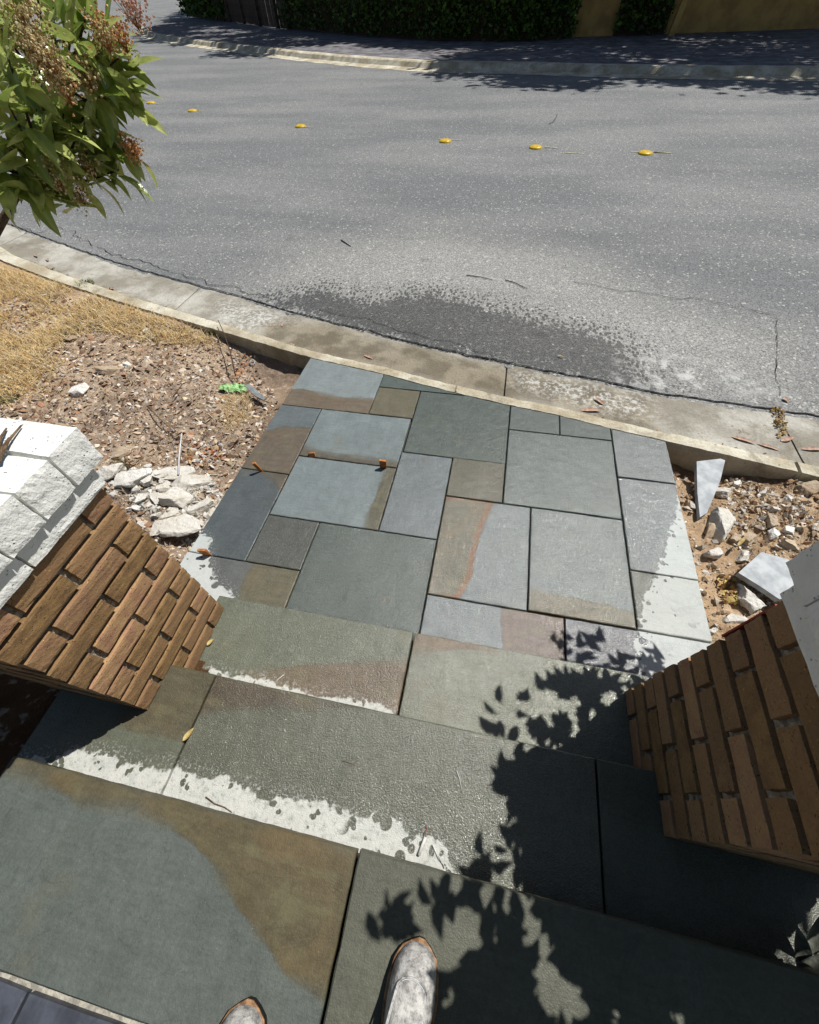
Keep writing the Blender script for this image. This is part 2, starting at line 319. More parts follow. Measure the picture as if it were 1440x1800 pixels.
gutter = struct('gutter', grid_mesh('gutter', list(np.r_[-40:-8:2, -8:4:.1, 4:40:2]), lambda x: [ki(x) + .02, go(x) - .05], M['bed'], lambda x, y: -.14))
GJ = [at(*p, -.115).x for p in ((12, 425), (335, 518), (892, 640), (1368, 722))]
gx = [-24, -14, -9.5] + GJ + [3.6, 5.6, 9, 14, 24]
DAMP = poly([(460, 560), (560, 560), (900, 640), (1160, 690), (1170, 770), (900, 705), (600, 640), (440, 600)], -.11)
GSALT = poly([(380, 520), (480, 540), (520, 560), (420, 590), (370, 570)], -.11); GSALT_GLARE = poly([(900, 645), (1150, 690), (1160, 740), (1060, 730), (900, 680)], -.11)  # second patch paints salt and sun glare into the gutter colour
for a, b in zip(gx[:-1], gx[1:]):
    n = max(4, min(120, int((b - a) / .03))); X = np.linspace(a + .006, b - .006, n); V = []; m = 15
    for i, x in enumerate(X):
        y0 = ki(x) + kw(x) - .005; y1 = go(x) + .016 * nz(x, 3, 0, 9, 5) + .02 * nz(x, 7, 0, 2)
        sk = -.10 * 0
        for j in range(m):
            t = j / (m - 1); y = y0 + (y1 - y0) * t
            V.append((x, y, -.112 + .03 * max(0, .15 - t) / .15 * 0 - .012 * t + .003 * nz(x, y, 0, 5) - (.006 if j == m - 1 or i in (0, n - 1) else 0)))
    nv = len(V)
    F = [(i * m + j, (i + 1) * m + j, (i + 1) * m + j + 1, i * m + j + 1) for i in range(n - 1) for j in range(m - 1)]
    loop = [i * m for i in range(n)] + [(n - 1) * m + j for j in range(1, m)] + [i * m + m - 1 for i in range(n - 2, -1, -1)] + [j for j in range(m - 2, 0, -1)]
    for k in loop: V.append((V[k][0], V[k][1], -.17))
    L = len(loop); F += [(loop[k], nv + k, nv + (k + 1) % L, loop[(k + 1) % L]) for k in range(L)]
    me = mesh('gutter_slab', V, F, M['conc']); v = np.array(V)
    fattr(me, 'damp', np.clip(.3 + sd_poly(v[:, 0], v[:, 1], DAMP) * 6, 0, 1) * .85)
    fattr(me, 'salt_glare', np.clip(.3 + np.maximum(sd_poly(v[:, 0], v[:, 1], GSALT), sd_poly(v[:, 0], v[:, 1], GSALT_GLARE)) * 6, 0, 1))
    link('gutter_slab', me, gutter)
# kerb: top strip standing 11 cm over the gutter, rounded street edge
def kerb_mesh(a, b, step=.04):
    X = np.arange(a, b + step / 2, step); V = []; prof = [(0, -.32), (0, -.03), (.004, .0), (.5, .004), (.8, .002), (.96, -.012), (1.06, -.05), (1.12, -.15)]
    for x in X:
        y0 = ki(x); w = kw(x) + .006 * nz(x, 9, 0, 4)
        for k, (t, z) in enumerate(prof):
            r = 0 if k < 1 else .006; V.append((x, y0 + w * t + r * nz(x, t, 1, 14, 4), z + (.004 * nz(x, t, 5, 12, 4) if k else 0)))
    m = len(prof); n = len(X); F = [(i * m + j, (i + 1) * m + j, (i + 1) * m + j + 1, i * m + j + 1) for i in range(n - 1) for j in range(m - 1)]
    F += [tuple(range(m))[::-1], tuple((n - 1) * m + j for j in range(m))]
    me = mesh('kerb_stone', V, F, M['kerb']); v = np.array(V)
    fattr(me, 'damp', np.clip(-v[:, 2] * 8, 0, .7)); fattr(me, 'salt_glare', np.zeros(len(v))); return me  # kerb colour turns browner towards the bottom
kerb = struct('kerb', kerb_mesh(-24, -9.5, .5))
for a, b in ((-9.49, GJ[0]), (GJ[0] + .006, GJ[1]), (GJ[1] + .006, -.2), (-.194, 1.8), (1.806, 3.6), (3.606, 9), (9.01, 24)): link('kerb_section', kerb_mesh(a, b, .03 if b < 4 else .3), kerb)

# soil beds
def soil_z(x, y):
    z = -.045 + .030 * nz(x, y, 0, 1.1) + .022 * nz(x, y, 3, 4) + .010 * nz(x, y, 6, 16)
    k = ki(x)
    if x < -1.0:
        z += .05 * min(1, max(0, (-2.2 - x) / 1.2))                       # grass bank rises to the kerb
        d = math.hypot((x + 1.75) / .45, (y - 2.45) / .35); z -= .13 * math.exp(-d * d)
        e = -1.37 - x; z -= .045 * math.exp(-(e / .12) ** 2)
        if x < -2.4: z = min(z, -.02) if y > k - .12 else z
    elif x > 1.0:
        d = math.hypot((x - 1.3) / .35, (y - 1.95) / .16); z -= .13 * math.exp(-d * d)
        d = math.hypot((x - 1.95) / .22, (y - 1.45) / .2); z += .09 * math.exp(-d * d)
        z -= .02; z += .03 * abs(nz(x, y, 2, 7))
    return z
def bed(name, x0, x1, step, ylo, extra):
    X = np.r_[x0:x1:step, x1]
    n = int((ki(x0 if x0 < 0 else x1) - ylo) / step) if False else 110
    def rows(x):
        k = ki(x) + .004; return [k - (k - ylo) * (t / n) ** 1.0 for t in range(n, -1, -1)]
    me = grid_mesh(name, X, rows, M['soil'], soil_z); v = np.array([a.co[:] for a in me.vertices])
    fattr(me, 'tan', extra[0](v)); fattr(me, 'dark', extra[1](v)); return struct(name, me)
STRAW = poly([(-260, 450), (0, 468), (110, 500), (240, 545), (385, 590), (300, 600), (150, 590), (120, 625), (80, 700), (-20, 740), (-300, 640)], 0)
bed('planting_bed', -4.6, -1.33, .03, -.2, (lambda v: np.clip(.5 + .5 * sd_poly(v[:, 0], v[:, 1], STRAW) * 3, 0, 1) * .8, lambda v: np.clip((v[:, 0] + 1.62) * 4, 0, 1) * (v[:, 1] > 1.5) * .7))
grid = grid_mesh('dry_lawn', np.r_[-24:-4.6:.4, -4.6], lambda x: [ki(x) + .004 - (ki(x) + 3) * (t / 30) for t in range(30, -1, -1)], M['soil'], lambda x, y: min(soil_z(x, y), -.012))
fattr(grid, 'tan', np.ones(len(grid.vertices))); fattr(grid, 'dark', np.zeros(len(grid.vertices))); struct('dry_lawn', grid)
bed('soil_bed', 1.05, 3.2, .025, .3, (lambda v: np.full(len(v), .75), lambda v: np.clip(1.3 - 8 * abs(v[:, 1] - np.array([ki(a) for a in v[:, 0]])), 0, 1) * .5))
far_r = grid_mesh('side_ground', np.r_[3.2:24:.8], lambda x: [ki(x) + .004 - (ki(x) + 4) * (t / 20) for t in range(20, -1, -1)], M['soil'], lambda x, y: min(soil_z(x, y), -.01))
fattr(far_r, 'tan', np.ones(len(far_r.vertices))); fattr(far_r, 'dark', np.zeros(len(far_r.vertices))); struct('side_ground', far_r)
# soil beside the stairs nearer than the piers, shade darkened into its colour
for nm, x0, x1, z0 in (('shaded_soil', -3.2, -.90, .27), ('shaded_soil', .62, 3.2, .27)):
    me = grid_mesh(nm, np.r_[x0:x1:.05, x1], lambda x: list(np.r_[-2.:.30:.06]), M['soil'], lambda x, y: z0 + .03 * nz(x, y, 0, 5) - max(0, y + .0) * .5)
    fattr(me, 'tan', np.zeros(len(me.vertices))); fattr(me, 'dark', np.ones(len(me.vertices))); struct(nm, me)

# ------------------------------------------------------------------ bluestone slabs
D_LEFT = poly([(352, 930), (370, 951), (366, 968), (373, 992), (380, 1017), (404, 1037), (413, 1050), (380, 1100), (200, 1050), (290, 930)])
D_RIGHT = poly([(1193, 870), (1183, 922), (1169, 964), (1159, 999), (1141, 1033), (1124, 1068), (1117, 1099), (1110, 1117), (1130, 1220), (1320, 1220), (1300, 860)])
D_T2 = poly([(40, 1330), (140, 1318), (185, 1322), (235, 1342), (248, 1352), (280, 1342), (330, 1355), (420, 1375), (460, 1395), (520, 1405), (560, 1412), (610, 1424), (660, 1432), (700, 1452), (760, 1476), (800, 1500), (800, 1560), (700, 1540), (50, 1420)], .3)
D_T1 = poly([(368, 1176), (400, 1184), (450, 1192), (560, 1220), (660, 1240), (700, 1250), (690, 1275), (360, 1200)], .15)
soft = lambda c, z=0: tuple((v + (sum(c) / 3 - v) * .40) * w for v, w in zip(c, (1.02, 1.01, .955) if z > .1 else (1.0, 1.0, .985)))
stone_noise = lambda x, y: .0008 * nz(x, y, 0, 18) + .0010 * nz(x, y, 4, 3)
def slab(parent, q, z, colA, colB=None, brn=None, dry=None, rust=0., gloss=1., clip=False, thick=.045, m='stone', name='bluestone_slab', step=.016, r=.0035):
    x0, y0, x1, y1 = q[:4]; xl = q[4] if len(q) > 4 else x0        # xl: left edge x at the far end
    nx = max(6, int((x1 - x0) / step)); ny = max(6, int((y1 - y0) / step))
    U = np.r_[0, .0035 / (x1 - x0), np.linspace(0, 1, nx)[1:-1], 1 - .0035 / (x1 - x0), 1]; Vv = np.r_[0, .0035 / (y1 - y0), np.linspace(0, 1, ny)[1:-1], 1 - .0035 / (y1 - y0), 1]
    sx, sy = random.uniform(0, 99), random.uniform(0, 99); V = []
    tilt = (random.uniform(-.0012, .0012), random.uniform(-.0012, .0012))
    for i, u in enumerate(U):
        for j, w in enumerate(Vv):
            xa = x0 + (xl - x0) * w; x = xa + (x1 - xa) * u; yt = y1
            if clip: yt = min(y1, ki(x) - .005)
            y = y0 + (yt - y0) * w; e = i in (0, len(U) - 1) or j in (0, len(Vv) - 1)
            if e: x += .0014 * nz(y, sx, 0, 25, 3) * (i in (0, len(U) - 1)); y += .0014 * nz(x, sy, 0, 25, 3) * (j in (0, len(Vv) - 1))
            V.append((x, y, z + stone_noise(x + sx, y) + tilt[0] * u + tilt[1] * w - (r * .7 if e else 0)))
    n = len(U); mm = len(Vv); F = [(i * mm + j, (i + 1) * mm + j, (i + 1) * mm + j + 1, i * mm + j + 1) for i in range(n - 1) for j in range(mm - 1)]
    loop = [i * mm for i in range(n)] + [(n - 1) * mm + j for j in range(1, mm)] + [i * mm + mm - 1 for i in range(n - 2, -1, -1)] + [j for j in range(mm - 2, 0, -1)]
    nv = len(V)
    for k in loop: V.append((V[k][0], V[k][1], z - thick))
    L = len(loop); F += [(loop[k], nv + k, nv + (k + 1) % L, loop[(k + 1) % L]) for k in range(L)]
    ox, oy = (x0 + x1) / 2, (y0 + y1) / 2
    v = np.array(V)
    me = mesh(name, [(a - ox, b - oy, c - z) for a, b, c in V], F, M[m])
    if m == 'stone':
        colA, colB = soft(colA, z), soft(colB or colA, z)
        cattr(me, 'colA', np.tile(lin(*colA), (len(v), 1)), 'POINT'); cattr(me, 'colB', np.tile(lin(*colB), (len(v), 1)), 'POINT')
        fattr(me, 'brn', sd_poly(v[:, 0], v[:, 1], poly(brn, z)) if brn else np.full(len(v), -1.))
        dr = np.full(len(v), -1.)
        for d in dry or []: dr = np.maximum(dr, sd_poly(v[:, 0], v[:, 1], d))
        fattr(me, 'dry', dr); fattr(me, 'rust', np.full(len(v), rust)); fattr(me, 'gloss', np.full(len(v), gloss)); fattr(me, 'dust', np.full(len(v), .8 if z > .1 else .0))
    return link(name, me, parent, (ox, oy, z))
pt = struct('patio', mesh('patio', [(x, y, z) for z in (-.2, -.03) for x, y in ((-1.36, .4), (1.09, .4), (1.10, 2.02), (.2, 2.2), (-1.33, 2.5))],
     [(0, 1, 2, 3, 4)[::-1], (5, 6, 7, 8, 9)] + [(i, (i + 1) % 5, 5 + (i + 1) % 5, 5 + i) for i in range(5)], M['bed']))
BR = (118, 101, 82)
P = lambda o, s, pts: [(o[0] + x / s, o[1] + y / s) for x, y in pts]
c1 = lambda *p: P((300, 600), 2.88, p); c2 = lambda *p: P((700, 600), 2.4, p); c3 = lambda *p: P((0, 1050), 2, p)
slab(pt, (-1.352, 1.992, -.741, 2.7, -1.345), 0, (136, 150, 154), (126, 106, 84), [(480, 684), (530, 683), (560, 690), (600, 699), (670, 701), (655, 740), (470, 730)], gloss=.35, clip=True)
slab(pt, (-.735, 1.997, -.443, 2.281), 0, (118, 110, 82), gloss=.3)
slab(pt, (-.735, 2.288, -.06, 2.5), 0, (92, 108, 102), gloss=.3, clip=True)
slab(pt, (-.436, 1.690, .176, 2.281), 0, (90, 103, 95), gloss=.55, clip=True)
slab(pt, (.183, 1.995, .490, 2.3), 0, (95, 106, 102), gloss=.5, clip=True)
slab(pt, (.496, 1.995, .798, 2.3), 0, (93, 104, 99), gloss=.5, clip=True)
slab(pt, (.183, 1.399, .798, 1.989), 0, (96, 110, 104), gloss=.85)
slab(pt, (.806, 1.701, 1.113, 2.2), 0, (110, 120, 120), gloss=.7, clip=True)
slab(pt, (.806, 1.100, 1.110, 1.694), 0, (112, 122, 124), dry=[D_RIGHT])
slab(pt, (.805, .801, 1.106, 1.093), 0, (100, 104, 88), dry=[D_RIGHT])
slab(pt, (-1.370, 1.396, -1.067, 1.986, -1.355), 0, (106, 118, 124), BR, [(460, 760), (500, 748), (520, 750), (548, 752), (575, 735), (560, 850), (400, 840)], gloss=.3)
slab(pt, (-1.060, 1.553, -.450, 1.986), 0, (122, 138, 141), (104, 97, 82), [(520, 780), (545, 786), (560, 793), (600, 798), (650, 804), (710, 814), (700, 840), (500, 815)], gloss=.3)
slab(pt, (-1.060, 1.101, -.450, 1.546), 0, (124, 140, 144), (108, 103, 80), [(680, 815), (671, 843), (647, 902), (636, 940), (680, 950), (712, 815)], gloss=.45)
slab(pt, (-1.380, .803, -1.068, 1.389, -1.370), 0, (88, 99, 103), (106, 97, 80), c1((380, 640), (480, 680), (520, 710), (550, 750), (620, 760), (600, 650)), dry=[D_LEFT], gloss=.5)
slab(pt, (-1.062, .803, -.773, 1.094), 0, (96, 98, 91), gloss=.6)
slab(pt, (-1.388, .50, -.773, .797), 0, (104, 108, 108), (116, 108, 80), c1((415, 1100), (410, 1140), (380, 1190), (350, 1260), (330, 1340), (640, 1400), (700, 1120)), dry=[D_LEFT], gloss=.5)
slab(pt, (-.766, .50, -.137, 1.095), 0, (88, 101, 93), gloss=.9)
slab(pt, (-.443, 1.102, -.137, 1.683), 0, (112, 123, 128), gloss=.6)
slab(pt, (-.130, 1.398, .176, 1.689), 0, (108, 103, 80), gloss=.6)
slab(pt, (-.130, .797, .327, 1.391), 0, (118, 129, 129), (112, 107, 80), c2((410, 670), (375, 750), (345, 820), (325, 900), (315, 980), (285, 1050), (255, 1100), (80, 1100), (150, 640)), rust=1.)
slab(pt, (.334, .801, .798, 1.391), 0, (112, 124, 121), (114, 108, 82), c2((540, 1045), (640, 1065), (760, 1085), (880, 1110), (1020, 1150), (1020, 1250), (540, 1180)))
slab(pt, (-.130, .50, .489, .790), 0, (120, 131, 133), (122, 102, 90), c2((436, 1110), (432, 1180), (445, 1320), (720, 1400), (720, 1120)))
slab(pt, (.496, .50, 1.15, .791), 0, (112, 114, 120), dry=[D_RIGHT])

stairs = struct('stairs', mesh('stairs', [(x, y, z) for (x0, x1, y0, y1, z0, z1) in ((-1.0, .76, .1, .53, -.2, .104), (-1.0, .76, -.3, .2, -.2, .254), (-1.16, 1.7, -1.6, -.14, -.2, .404)) for z in (z0, z1) for x, y in ((x0, y0), (x1, y0), (x1, y1), (x0, y1))],
     [tuple(b + i for i in f) for b in (0, 8, 16) for f in ((3, 2, 1, 0), (4, 5, 6, 7), (0, 1, 5, 4), (1, 2, 6, 5), (2, 3, 7, 6), (3, 0, 4, 7))], M['bed']))
TG = dict(parent=stairs, name='tread_slab', r=.006)
def tread(*a, **k): return slab(stairs, *a, name='tread_slab', r=.006, **k)
tread((-1.013, .19, -.147, .552), .15, (112, 120, 104), (122, 104, 84), [(420, 1188), (500, 1173), (550, 1168), (625, 1165), (730, 1163), (720, 1300), (400, 1300)], dry=[D_T1], gloss=.7)
tread((-.140, .19, .770, .551), .15, (120, 126, 110), (122, 103, 82), [(720, 1095), (874, 1136), (860, 1142), (790, 1141), (700, 1150)])
tread((-1.30, -.16, -.789, .221), .30, (106, 112, 96), (98, 92, 70), c3((560, 200), (400, 440), (470, 470), (560, 480), (640, 502), (700, 520), (800, 270)), dry=[D_T2], gloss=.5)
tread((-.782, -.16, .489, .219), .30, (102, 107, 92), (96, 84, 68), [(360, 1170), (372, 1180), (650, 1248), (575, 1244), (450, 1244), (335, 1252)], dry=[D_T2], gloss=.9)
tread((.494, -.16, 1.30, .219), .30, (98, 104, 92), gloss=.5)
tread((-1.178, -.483, -.152, -.121), .45, (96, 108, 108), (106, 94, 64), [(-30, 1320), (22, 1320), (640, 1490), (600, 1750), (565, 1757), (535, 1735), (500, 1710), (465, 1660), (425, 1600), (380, 1535), (345, 1490), (300, 1452), (240, 1424), (150, 1412), (100, 1388), (60, 1366), (10, 1352)], gloss=.05)
tread((-.144, -.483, 1.9, -.119), .45, (100, 104, 91), gloss=.12)
landing = struct('landing', mesh('landing', [(-1.3, -1.62, .43), (1.9, -1.62, .43), (1.9, -.489, .43), (-1.3, -.489, .43)], [(0, 1, 2, 3)], M['grout']))
for i, x in enumerate(np.arange(-1.3, 1.8, .4)):
    for j in range(3):
        x0 = x + .11 if i > 0 or True else x
        slab(landing, (x0, -.495 - .37 * (j + 1), x0 + .392, -.497 - .37 * j), .449, (0, 0, 0), m='paver', name='paver', step=.05)

# ------------------------------------------------------------------ brick piers
def brick_mesh(L, W_, H, m, rough=.0012, seed=0, lump=.0):
    nx, ny, nz_ = 9, 5, 4; bm = bmesh.new(); bmesh.ops.create_cube(bm, size=1)
    bmesh.ops.subdivide_edges(bm, edges=bm.edges[:], cuts=6, use_grid_fill=True)
    for v in bm.verts:
        p = v.co.copy(); q = Vector((p.x * L, p.y * W_, p.z * H))
        c = [abs(abs(t) - .5) < 1e-4 for t in p]
        if sum(c) >= 2:                                   # worn arrises
            for k, d in enumerate((L, W_, H)):
                if c[k]: q[k] *= 1 - (.0025 + .0028 * abs(nz(q.x, q.y, q.z + seed, 40))) / d
        nn = noise.noise_vector(q * 26 + Vector((seed, seed * 2, 0))); q += nn * (rough * .55 + lump)
        q += noise.noise_vector(q * 110 + Vector((seed, 0, 5))) * rough
        v.co = q
    me = bpy.data.meshes.new('brick'); bm.to_mesh(me); bm.free(); me.materials.append(m); return me
VAR = {}
def brick(parent, x0, x1, y0, y1, z0, z1, m, name='brick', lump=0., rough=.0012, jit=.0015):
    L, W_, H = x1 - x0, y1 - y0, z1 - z0; k = random.randrange(4); turn = W_ > L
    key = (round(max(L, W_), 3), round(min(L, W_), 3), round(H, 3), m, k)
    if key not in VAR: VAR[key] = brick_mesh(key[0], key[1], key[2], M[m], rough, k * 7.7 + 1, lump)
    flip = random.choice((0, PI))
    return link(name, VAR[key], parent, ((x0 + x1) / 2 + random.gauss(0, jit), (y0 + y1) / 2 + random.gauss(0, jit), (z0 + z1) / 2), (0, random.gauss(0, .004), flip + (PI / 2 if turn else 0)))
def pier(fx, sgn, ya, yb, label):                        # fx: X of the face to the stairs, sgn: direction away from the stairs
    D = .425; X = lambda d: fx + sgn * d                 # d: depth from that face
    root = empty('brick_pier', (X(D / 2), (ya + yb) / 2, 0), label, 'pier'); off = root.location
    def B(d0, d1, y0, y1, z0, z1, m='brick', nm='brick', **k):
        x0, x1 = sorted((X(d0), X(d1))); return brick(root, x0 - off.x, x1 - off.x, y0 - off.y, y1 - off.y, z0, z1, m, nm, **k)
    g = .0125; hw = .0625; w = .085; mid = (ya + yb) / 2
    i_ = .016; xs_ = sorted((X(i_) - off.x, X(D - i_) - off.x)); bmv = [(x, y, z) for z in (-.2, 1.0) for x, y in ((xs_[0], ya + i_ - off.y), (xs_[1], ya + i_ - off.y), (xs_[1], yb - i_ - off.y), (xs_[0], yb - i_ - off.y))]
    core = link('mortar_core', mesh('mortar_core', bmv, [(3, 2, 1, 0), (4, 5, 6, 7), (0, 1, 5, 4), (1, 2, 6, 5), (2, 3, 7, 6), (3, 0, 4, 7)], M['mortar']), root)
    z = .295 + g / 2 + .075 * 8; course = 0
    while z > -.12:
        z1 = z + hw
        if course % 2 == 0:                              # header, stretcher, header on the stair face
            for (d0, d1) in ((0, D / 2 - g / 2), (D / 2 + g / 2, D)): B(d0, d1, ya, ya + w, z, z1); B(d0, d1, yb - w, yb, z, z1)
            B(0, w, ya + w + g, yb - w - g, z, z1); B(D - w, D, ya + w + g, yb - w - g, z, z1)
        else:
            for (y0, y1) in ((ya, mid - g / 2), (mid + g / 2, yb)): B(0, w, y0, y1, z, z1); B(D - w, D, y0, y1, z, z1)
            B(w + g, D - w - g, ya, ya + w, z, z1); B(w + g, D - w - g, yb - w, yb, z, z1)
        z -= .075; course += 1
    # painted course, a little proud
    p = .012; z0, z1 = .9665, 1.031
    for (y0, y1) in ((ya - p, mid - .035), (mid - .031, yb + p)): B(-p, w, y0, y1, z0, z1, 'white', 'painted_brick', lump=.0004, rough=.0013); B(D - w, D + p, y0, y1, z0, z1, 'white', 'painted_brick', lump=.0004, rough=.0013)
    B(w + .004, D - w - .004, ya - p, ya + w, z0, z1, 'white', 'painted_brick', lump=.0004); B(w + .004, D - w - .004, yb - w, yb + p, z0, z1, 'white', 'painted_brick', lump=.0004)
    B(w + .004, D - w - .004, ya + w + .004, yb - w - .004, z0, z1 - .004, 'mortar', 'mortar_fill')
    # rowlock capping: bricks on edge, two ranks deep
    a, b = ya - .03, yb + .045; n = round((b - a) / .092); pw = (b - a) / n
    for k in range(n):
        for (d0, d1) in ((-.032, D / 2 - .002), (D / 2 + .002, D + .032)):
            j = random.uniform(-.004, .004); hh = random.uniform(-.003, .003)
            B(d0 + j, d1 + j, a + k * pw + .0015, a + (k + 1) * pw - .0015, 1.034, 1.132 + hh, 'white', 'cap_brick', lump=.0006, rough=.0016, jit=.001)
    return root
pl = pier(-.957, -1, .070, .500, 'brick pier in full sun left of the steps, capped with white painted bricks')
pr = pier(.657, 1, .062, .477, 'brick pier in shade right of the steps, capped with white painted bricks')
# red painted strip on the far edge of the right pier
rs = []
for z in (.72, .80, .88):
    rs += [(.668 - pr.location.x, .482 - pr.location.y, z), (.70 - pr.location.x, .4815 - pr.location.y, z), (.668 - pr.location.x, .487 - pr.location.y, z + .06), (.70 - pr.location.x, .486 - pr.location.y, z + .06)]
bx = lambda x0, x1, y0, y1, z0, z1: ([(x, y, z) for z in (z0, z1) for x, y in ((x0, y0), (x1, y0), (x1, y1), (x0, y1))], [(3, 2, 1, 0), (4, 5, 6, 7), (0, 1, 5, 4), (1, 2, 6, 5), (2, 3, 7, 6), (3, 0, 4, 7)])
v, f = bx(.662 - pr.location.x, .75 - pr.location.x, pr.location.y * 0 + .479 - pr.location.y, .484 - pr.location.y, .74, .93)
link('red_edging', mesh('red_edging', v, f, M['red']), pr)

# ------------------------------------------------------------------ rocks
def rock_mesh(sx, sy, sz, seed, m, sub=4, cut=.42):
    bm = bmesh.new(); bmesh.ops.create_icosphere(bm, subdivisions=sub, radius=1)
    rnd = random.Random(seed); planes = [(Vector((rnd.gauss(0, 1), rnd.gauss(0, 1), rnd.gauss(0, .7))).normalized(), rnd.uniform(cut, .85)) for _ in range(11)]
    planes += [(Vector((rnd.uniform(-.12, .12), rnd.uniform(-.12, .12), 1)).normalized(), .52), (Vector((0, 0, -1)), .5)]
    for v in bm.verts:
        p = v.co.normalized() * 1.25
        for n_, d in planes:
            t = p.dot(n_)
            if t > d: p -= n_ * (t - d)
        p += noise.noise_vector(p * 3 + Vector((seed, 0, 0))) * .06 + noise.noise_vector(p * 7 + Vector((0, seed, 0))) * .035 + noise.noise_vector(p * 17 + Vector((0, seed, 0))) * .018
        v.co = Vector((p.x * sx, p.y * sy, p.z * sz * 1.7))
    me = bpy.data.meshes.new('rock'); bm.to_mesh(me); bm.free(); me.materials.append(m); return me
def rock(px, py, wpx, hpx, ang, mat, label, name='concrete_chunk', z=None, lift=0., group=None, flat=.35, cat='rubble', seed=None):
    p = at(px, py, -.04 if z is None else z); k = (at(px + 10, py, p.z) - p).length / 10
    sx = wpx * k / 2 * 1.05; sy = hpx * k / 2 * 1.15; s = seed or int(px * 7 + py)
    hh = min(sx, sy) * flat + .006
    zz = soil_z(p.x, p.y) + hh * .5 + lift if z is None else z
    o = link(name, rock_mesh(sx, sy, hh, s, M[mat], 4), None, (p.x, p.y, zz), (random.uniform(-.15, .15), random.uniform(-.15, .15), ang + YAW))
    return tag(o, label, cat, group)
LG = 'broken concrete chunks beside the left pier'
LP = [(235, 847, 58, 52, -.3, 'large rounded pale concrete chunk nearest the left pier cap'), (262, 850, 34, 40, .6, 'small pale chunk touching the right side of the large rounded one'),
      (345, 852, 74, 34, .2, 'oval pale slab chunk at the upper right of the rubble pile'), (300, 836, 66, 26, .1, 'long pale chunk at the back of the rubble pile'),
      (320, 878, 60, 44, -.5, 'broad pale chunk in the middle of the rubble pile'), (352, 893, 62, 24, .2, 'long thin chunk in front of the oval slab chunk'),
      (318, 920, 84, 50, -.2, 'widest flat pale chunk at the front of the rubble pile'), (283, 928, 44, 34, .5, 'blocky chunk at the left front of the rubble pile'),
      (377, 902, 34, 44, .9, 'pale chunk lying against the left edge of the patio'), (285, 880, 30, 28, .2, 'small cube like chunk in the middle left of the pile'),
      (255, 880, 26, 20, .8, 'small chunk below the large rounded one'), (293, 862, 32, 22, .4, 'narrow chunk wedged behind the middle of the pile'),
      (305, 905, 40, 22, .1, 'darker grey slab shard between the front chunks'), (200, 835, 40, 34, .4, 'pale chunk half hidden behind the left pier cap'), (276, 838, 26, 20, .1, 'small chunk at the rear left of the pile')]
for x, y, w, h, a, l in LP: rock(x, y, w, h, a, 'rubble', l, group=LG, lift=random.uniform(0, .012))
FR = [(225, 875, 'left of the large rounded chunk by the pier'), (255, 905, 'on the bare soil right of the brick face'), (340, 935, 'between the widest front chunk and the patio edge'), (372, 870, 'under the oval slab chunk'), (285, 900, 'in the hollow at the centre of the pile'), (310, 855, 'behind the broad middle chunk'), (265, 945, 'in front of the blocky front chunk'), (240, 825, 'above the large rounded chunk towards the mulch'), (385, 925, 'against the patio by the dry pale patch')]
for i in range(26):
    x, y, wh = FR[i % 9]; x += random.gauss(0, 14); y += random.gauss(0, 12)
    rock(x, y, random.uniform(12, 22), random.uniform(8, 15), random.uniform(0, 3), 'rubble', ['jagged', 'thin', 'dusty'][i // 9] + ' little concrete fragment ' + wh, group='small concrete fragments beside the left pier', name='concrete_fragment', flat=.6)
for x, y, w, h, a, l in ((148, 692, 34, 22, .2, 'lone pale stone lying on the mulch above the white pier cap'), (140, 610, 22, 16, 0, 'reddish stone at the edge of the straw'), (197, 660, 44, 22, .1, 'flat brown stone in the mulch'),
                         (212, 795, 30, 26, .5, 'grey pinkish stone beside the dark weed tuft'), (262, 588, 14, 12, 0, 'small white stone in the dry straw'), (84, 528, 10, 10, 0, 'tiny white stone in the straw near the kerb'), (228, 650, 16, 16, .3, 'small grey white lump in the mulch')):
    rock(x, y, w, h, a, 'rock' if 'brown' in l or 'pink' in l or 'red' in l else 'rubble', l, 'loose_stone', cat='stone', group='single stones on the mulch')
RG = 'rocks dug up beside the patio on the right'
RP = [(1272, 918, 44, 62, -.6, 'long knobbly pale rock leaning down the slope on the right', 'rubble'), (1252, 930, 22, 44, -.7, 'slim pale rock beside the long knobbly one', 'rock'), (1268, 862, 40, 24, -.2, 'grey sharp edged rock lying on the broken slab', 'rubble'),
      (1420, 856, 42, 32, .1, 'pale rock below the kerb at the right edge', 'rock'), (1350, 918, 26, 28, .3, 'pointed tan rock standing among pebbles', 'rock'), (1316, 948, 26, 26, .2, 'blocky rock at the centre of the pebbles', 'rock'),
      (1360, 938, 30, 20, .3, 'pale rock right of the blocky one', 'rubble'), (1385, 934, 32, 14, 0, 'flat light rock near the right pier', 'rubble'), (1385, 960, 40, 24, -.1, 'broad tan rock just above the pale sawn piece', 'rock'),
      (1312, 975, 24, 20, .5, 'small pale rock touching the sawn piece', 'rubble'), (1295, 944, 22, 22, .7, 'round tan rock below the knobbly one', 'rock'), (1252, 972, 26, 22, .4, 'grey stone in the tan soil', 'rubble'),
      (1318, 1054, 52, 50, -.4, 'large pale boulder half hidden behind the right pier', 'rubble'), (1300, 1085, 44, 20, .2, 'flat pale stone at the foot of the right pier', 'rubble'), (1217, 888, 18, 20, .3, 'white pebble at the patio edge', 'rubble'),
      (1390, 872, 18, 16, .2, 'grey white stone on the brown mound', 'rubble'), (1360, 896, 18, 12, .2, 'little white stone below the mound', 'rubble'), (1305, 840, 16, 14, .2, 'small stone at the left foot of the mound', 'rubble'),
      (1258, 1105, 14, 12, .2, 'white pebble near the patio corner', 'rubble'), (1280, 1088, 16, 12, .2, 'pale pebble beside the flat stone at the pier', 'rubble')]
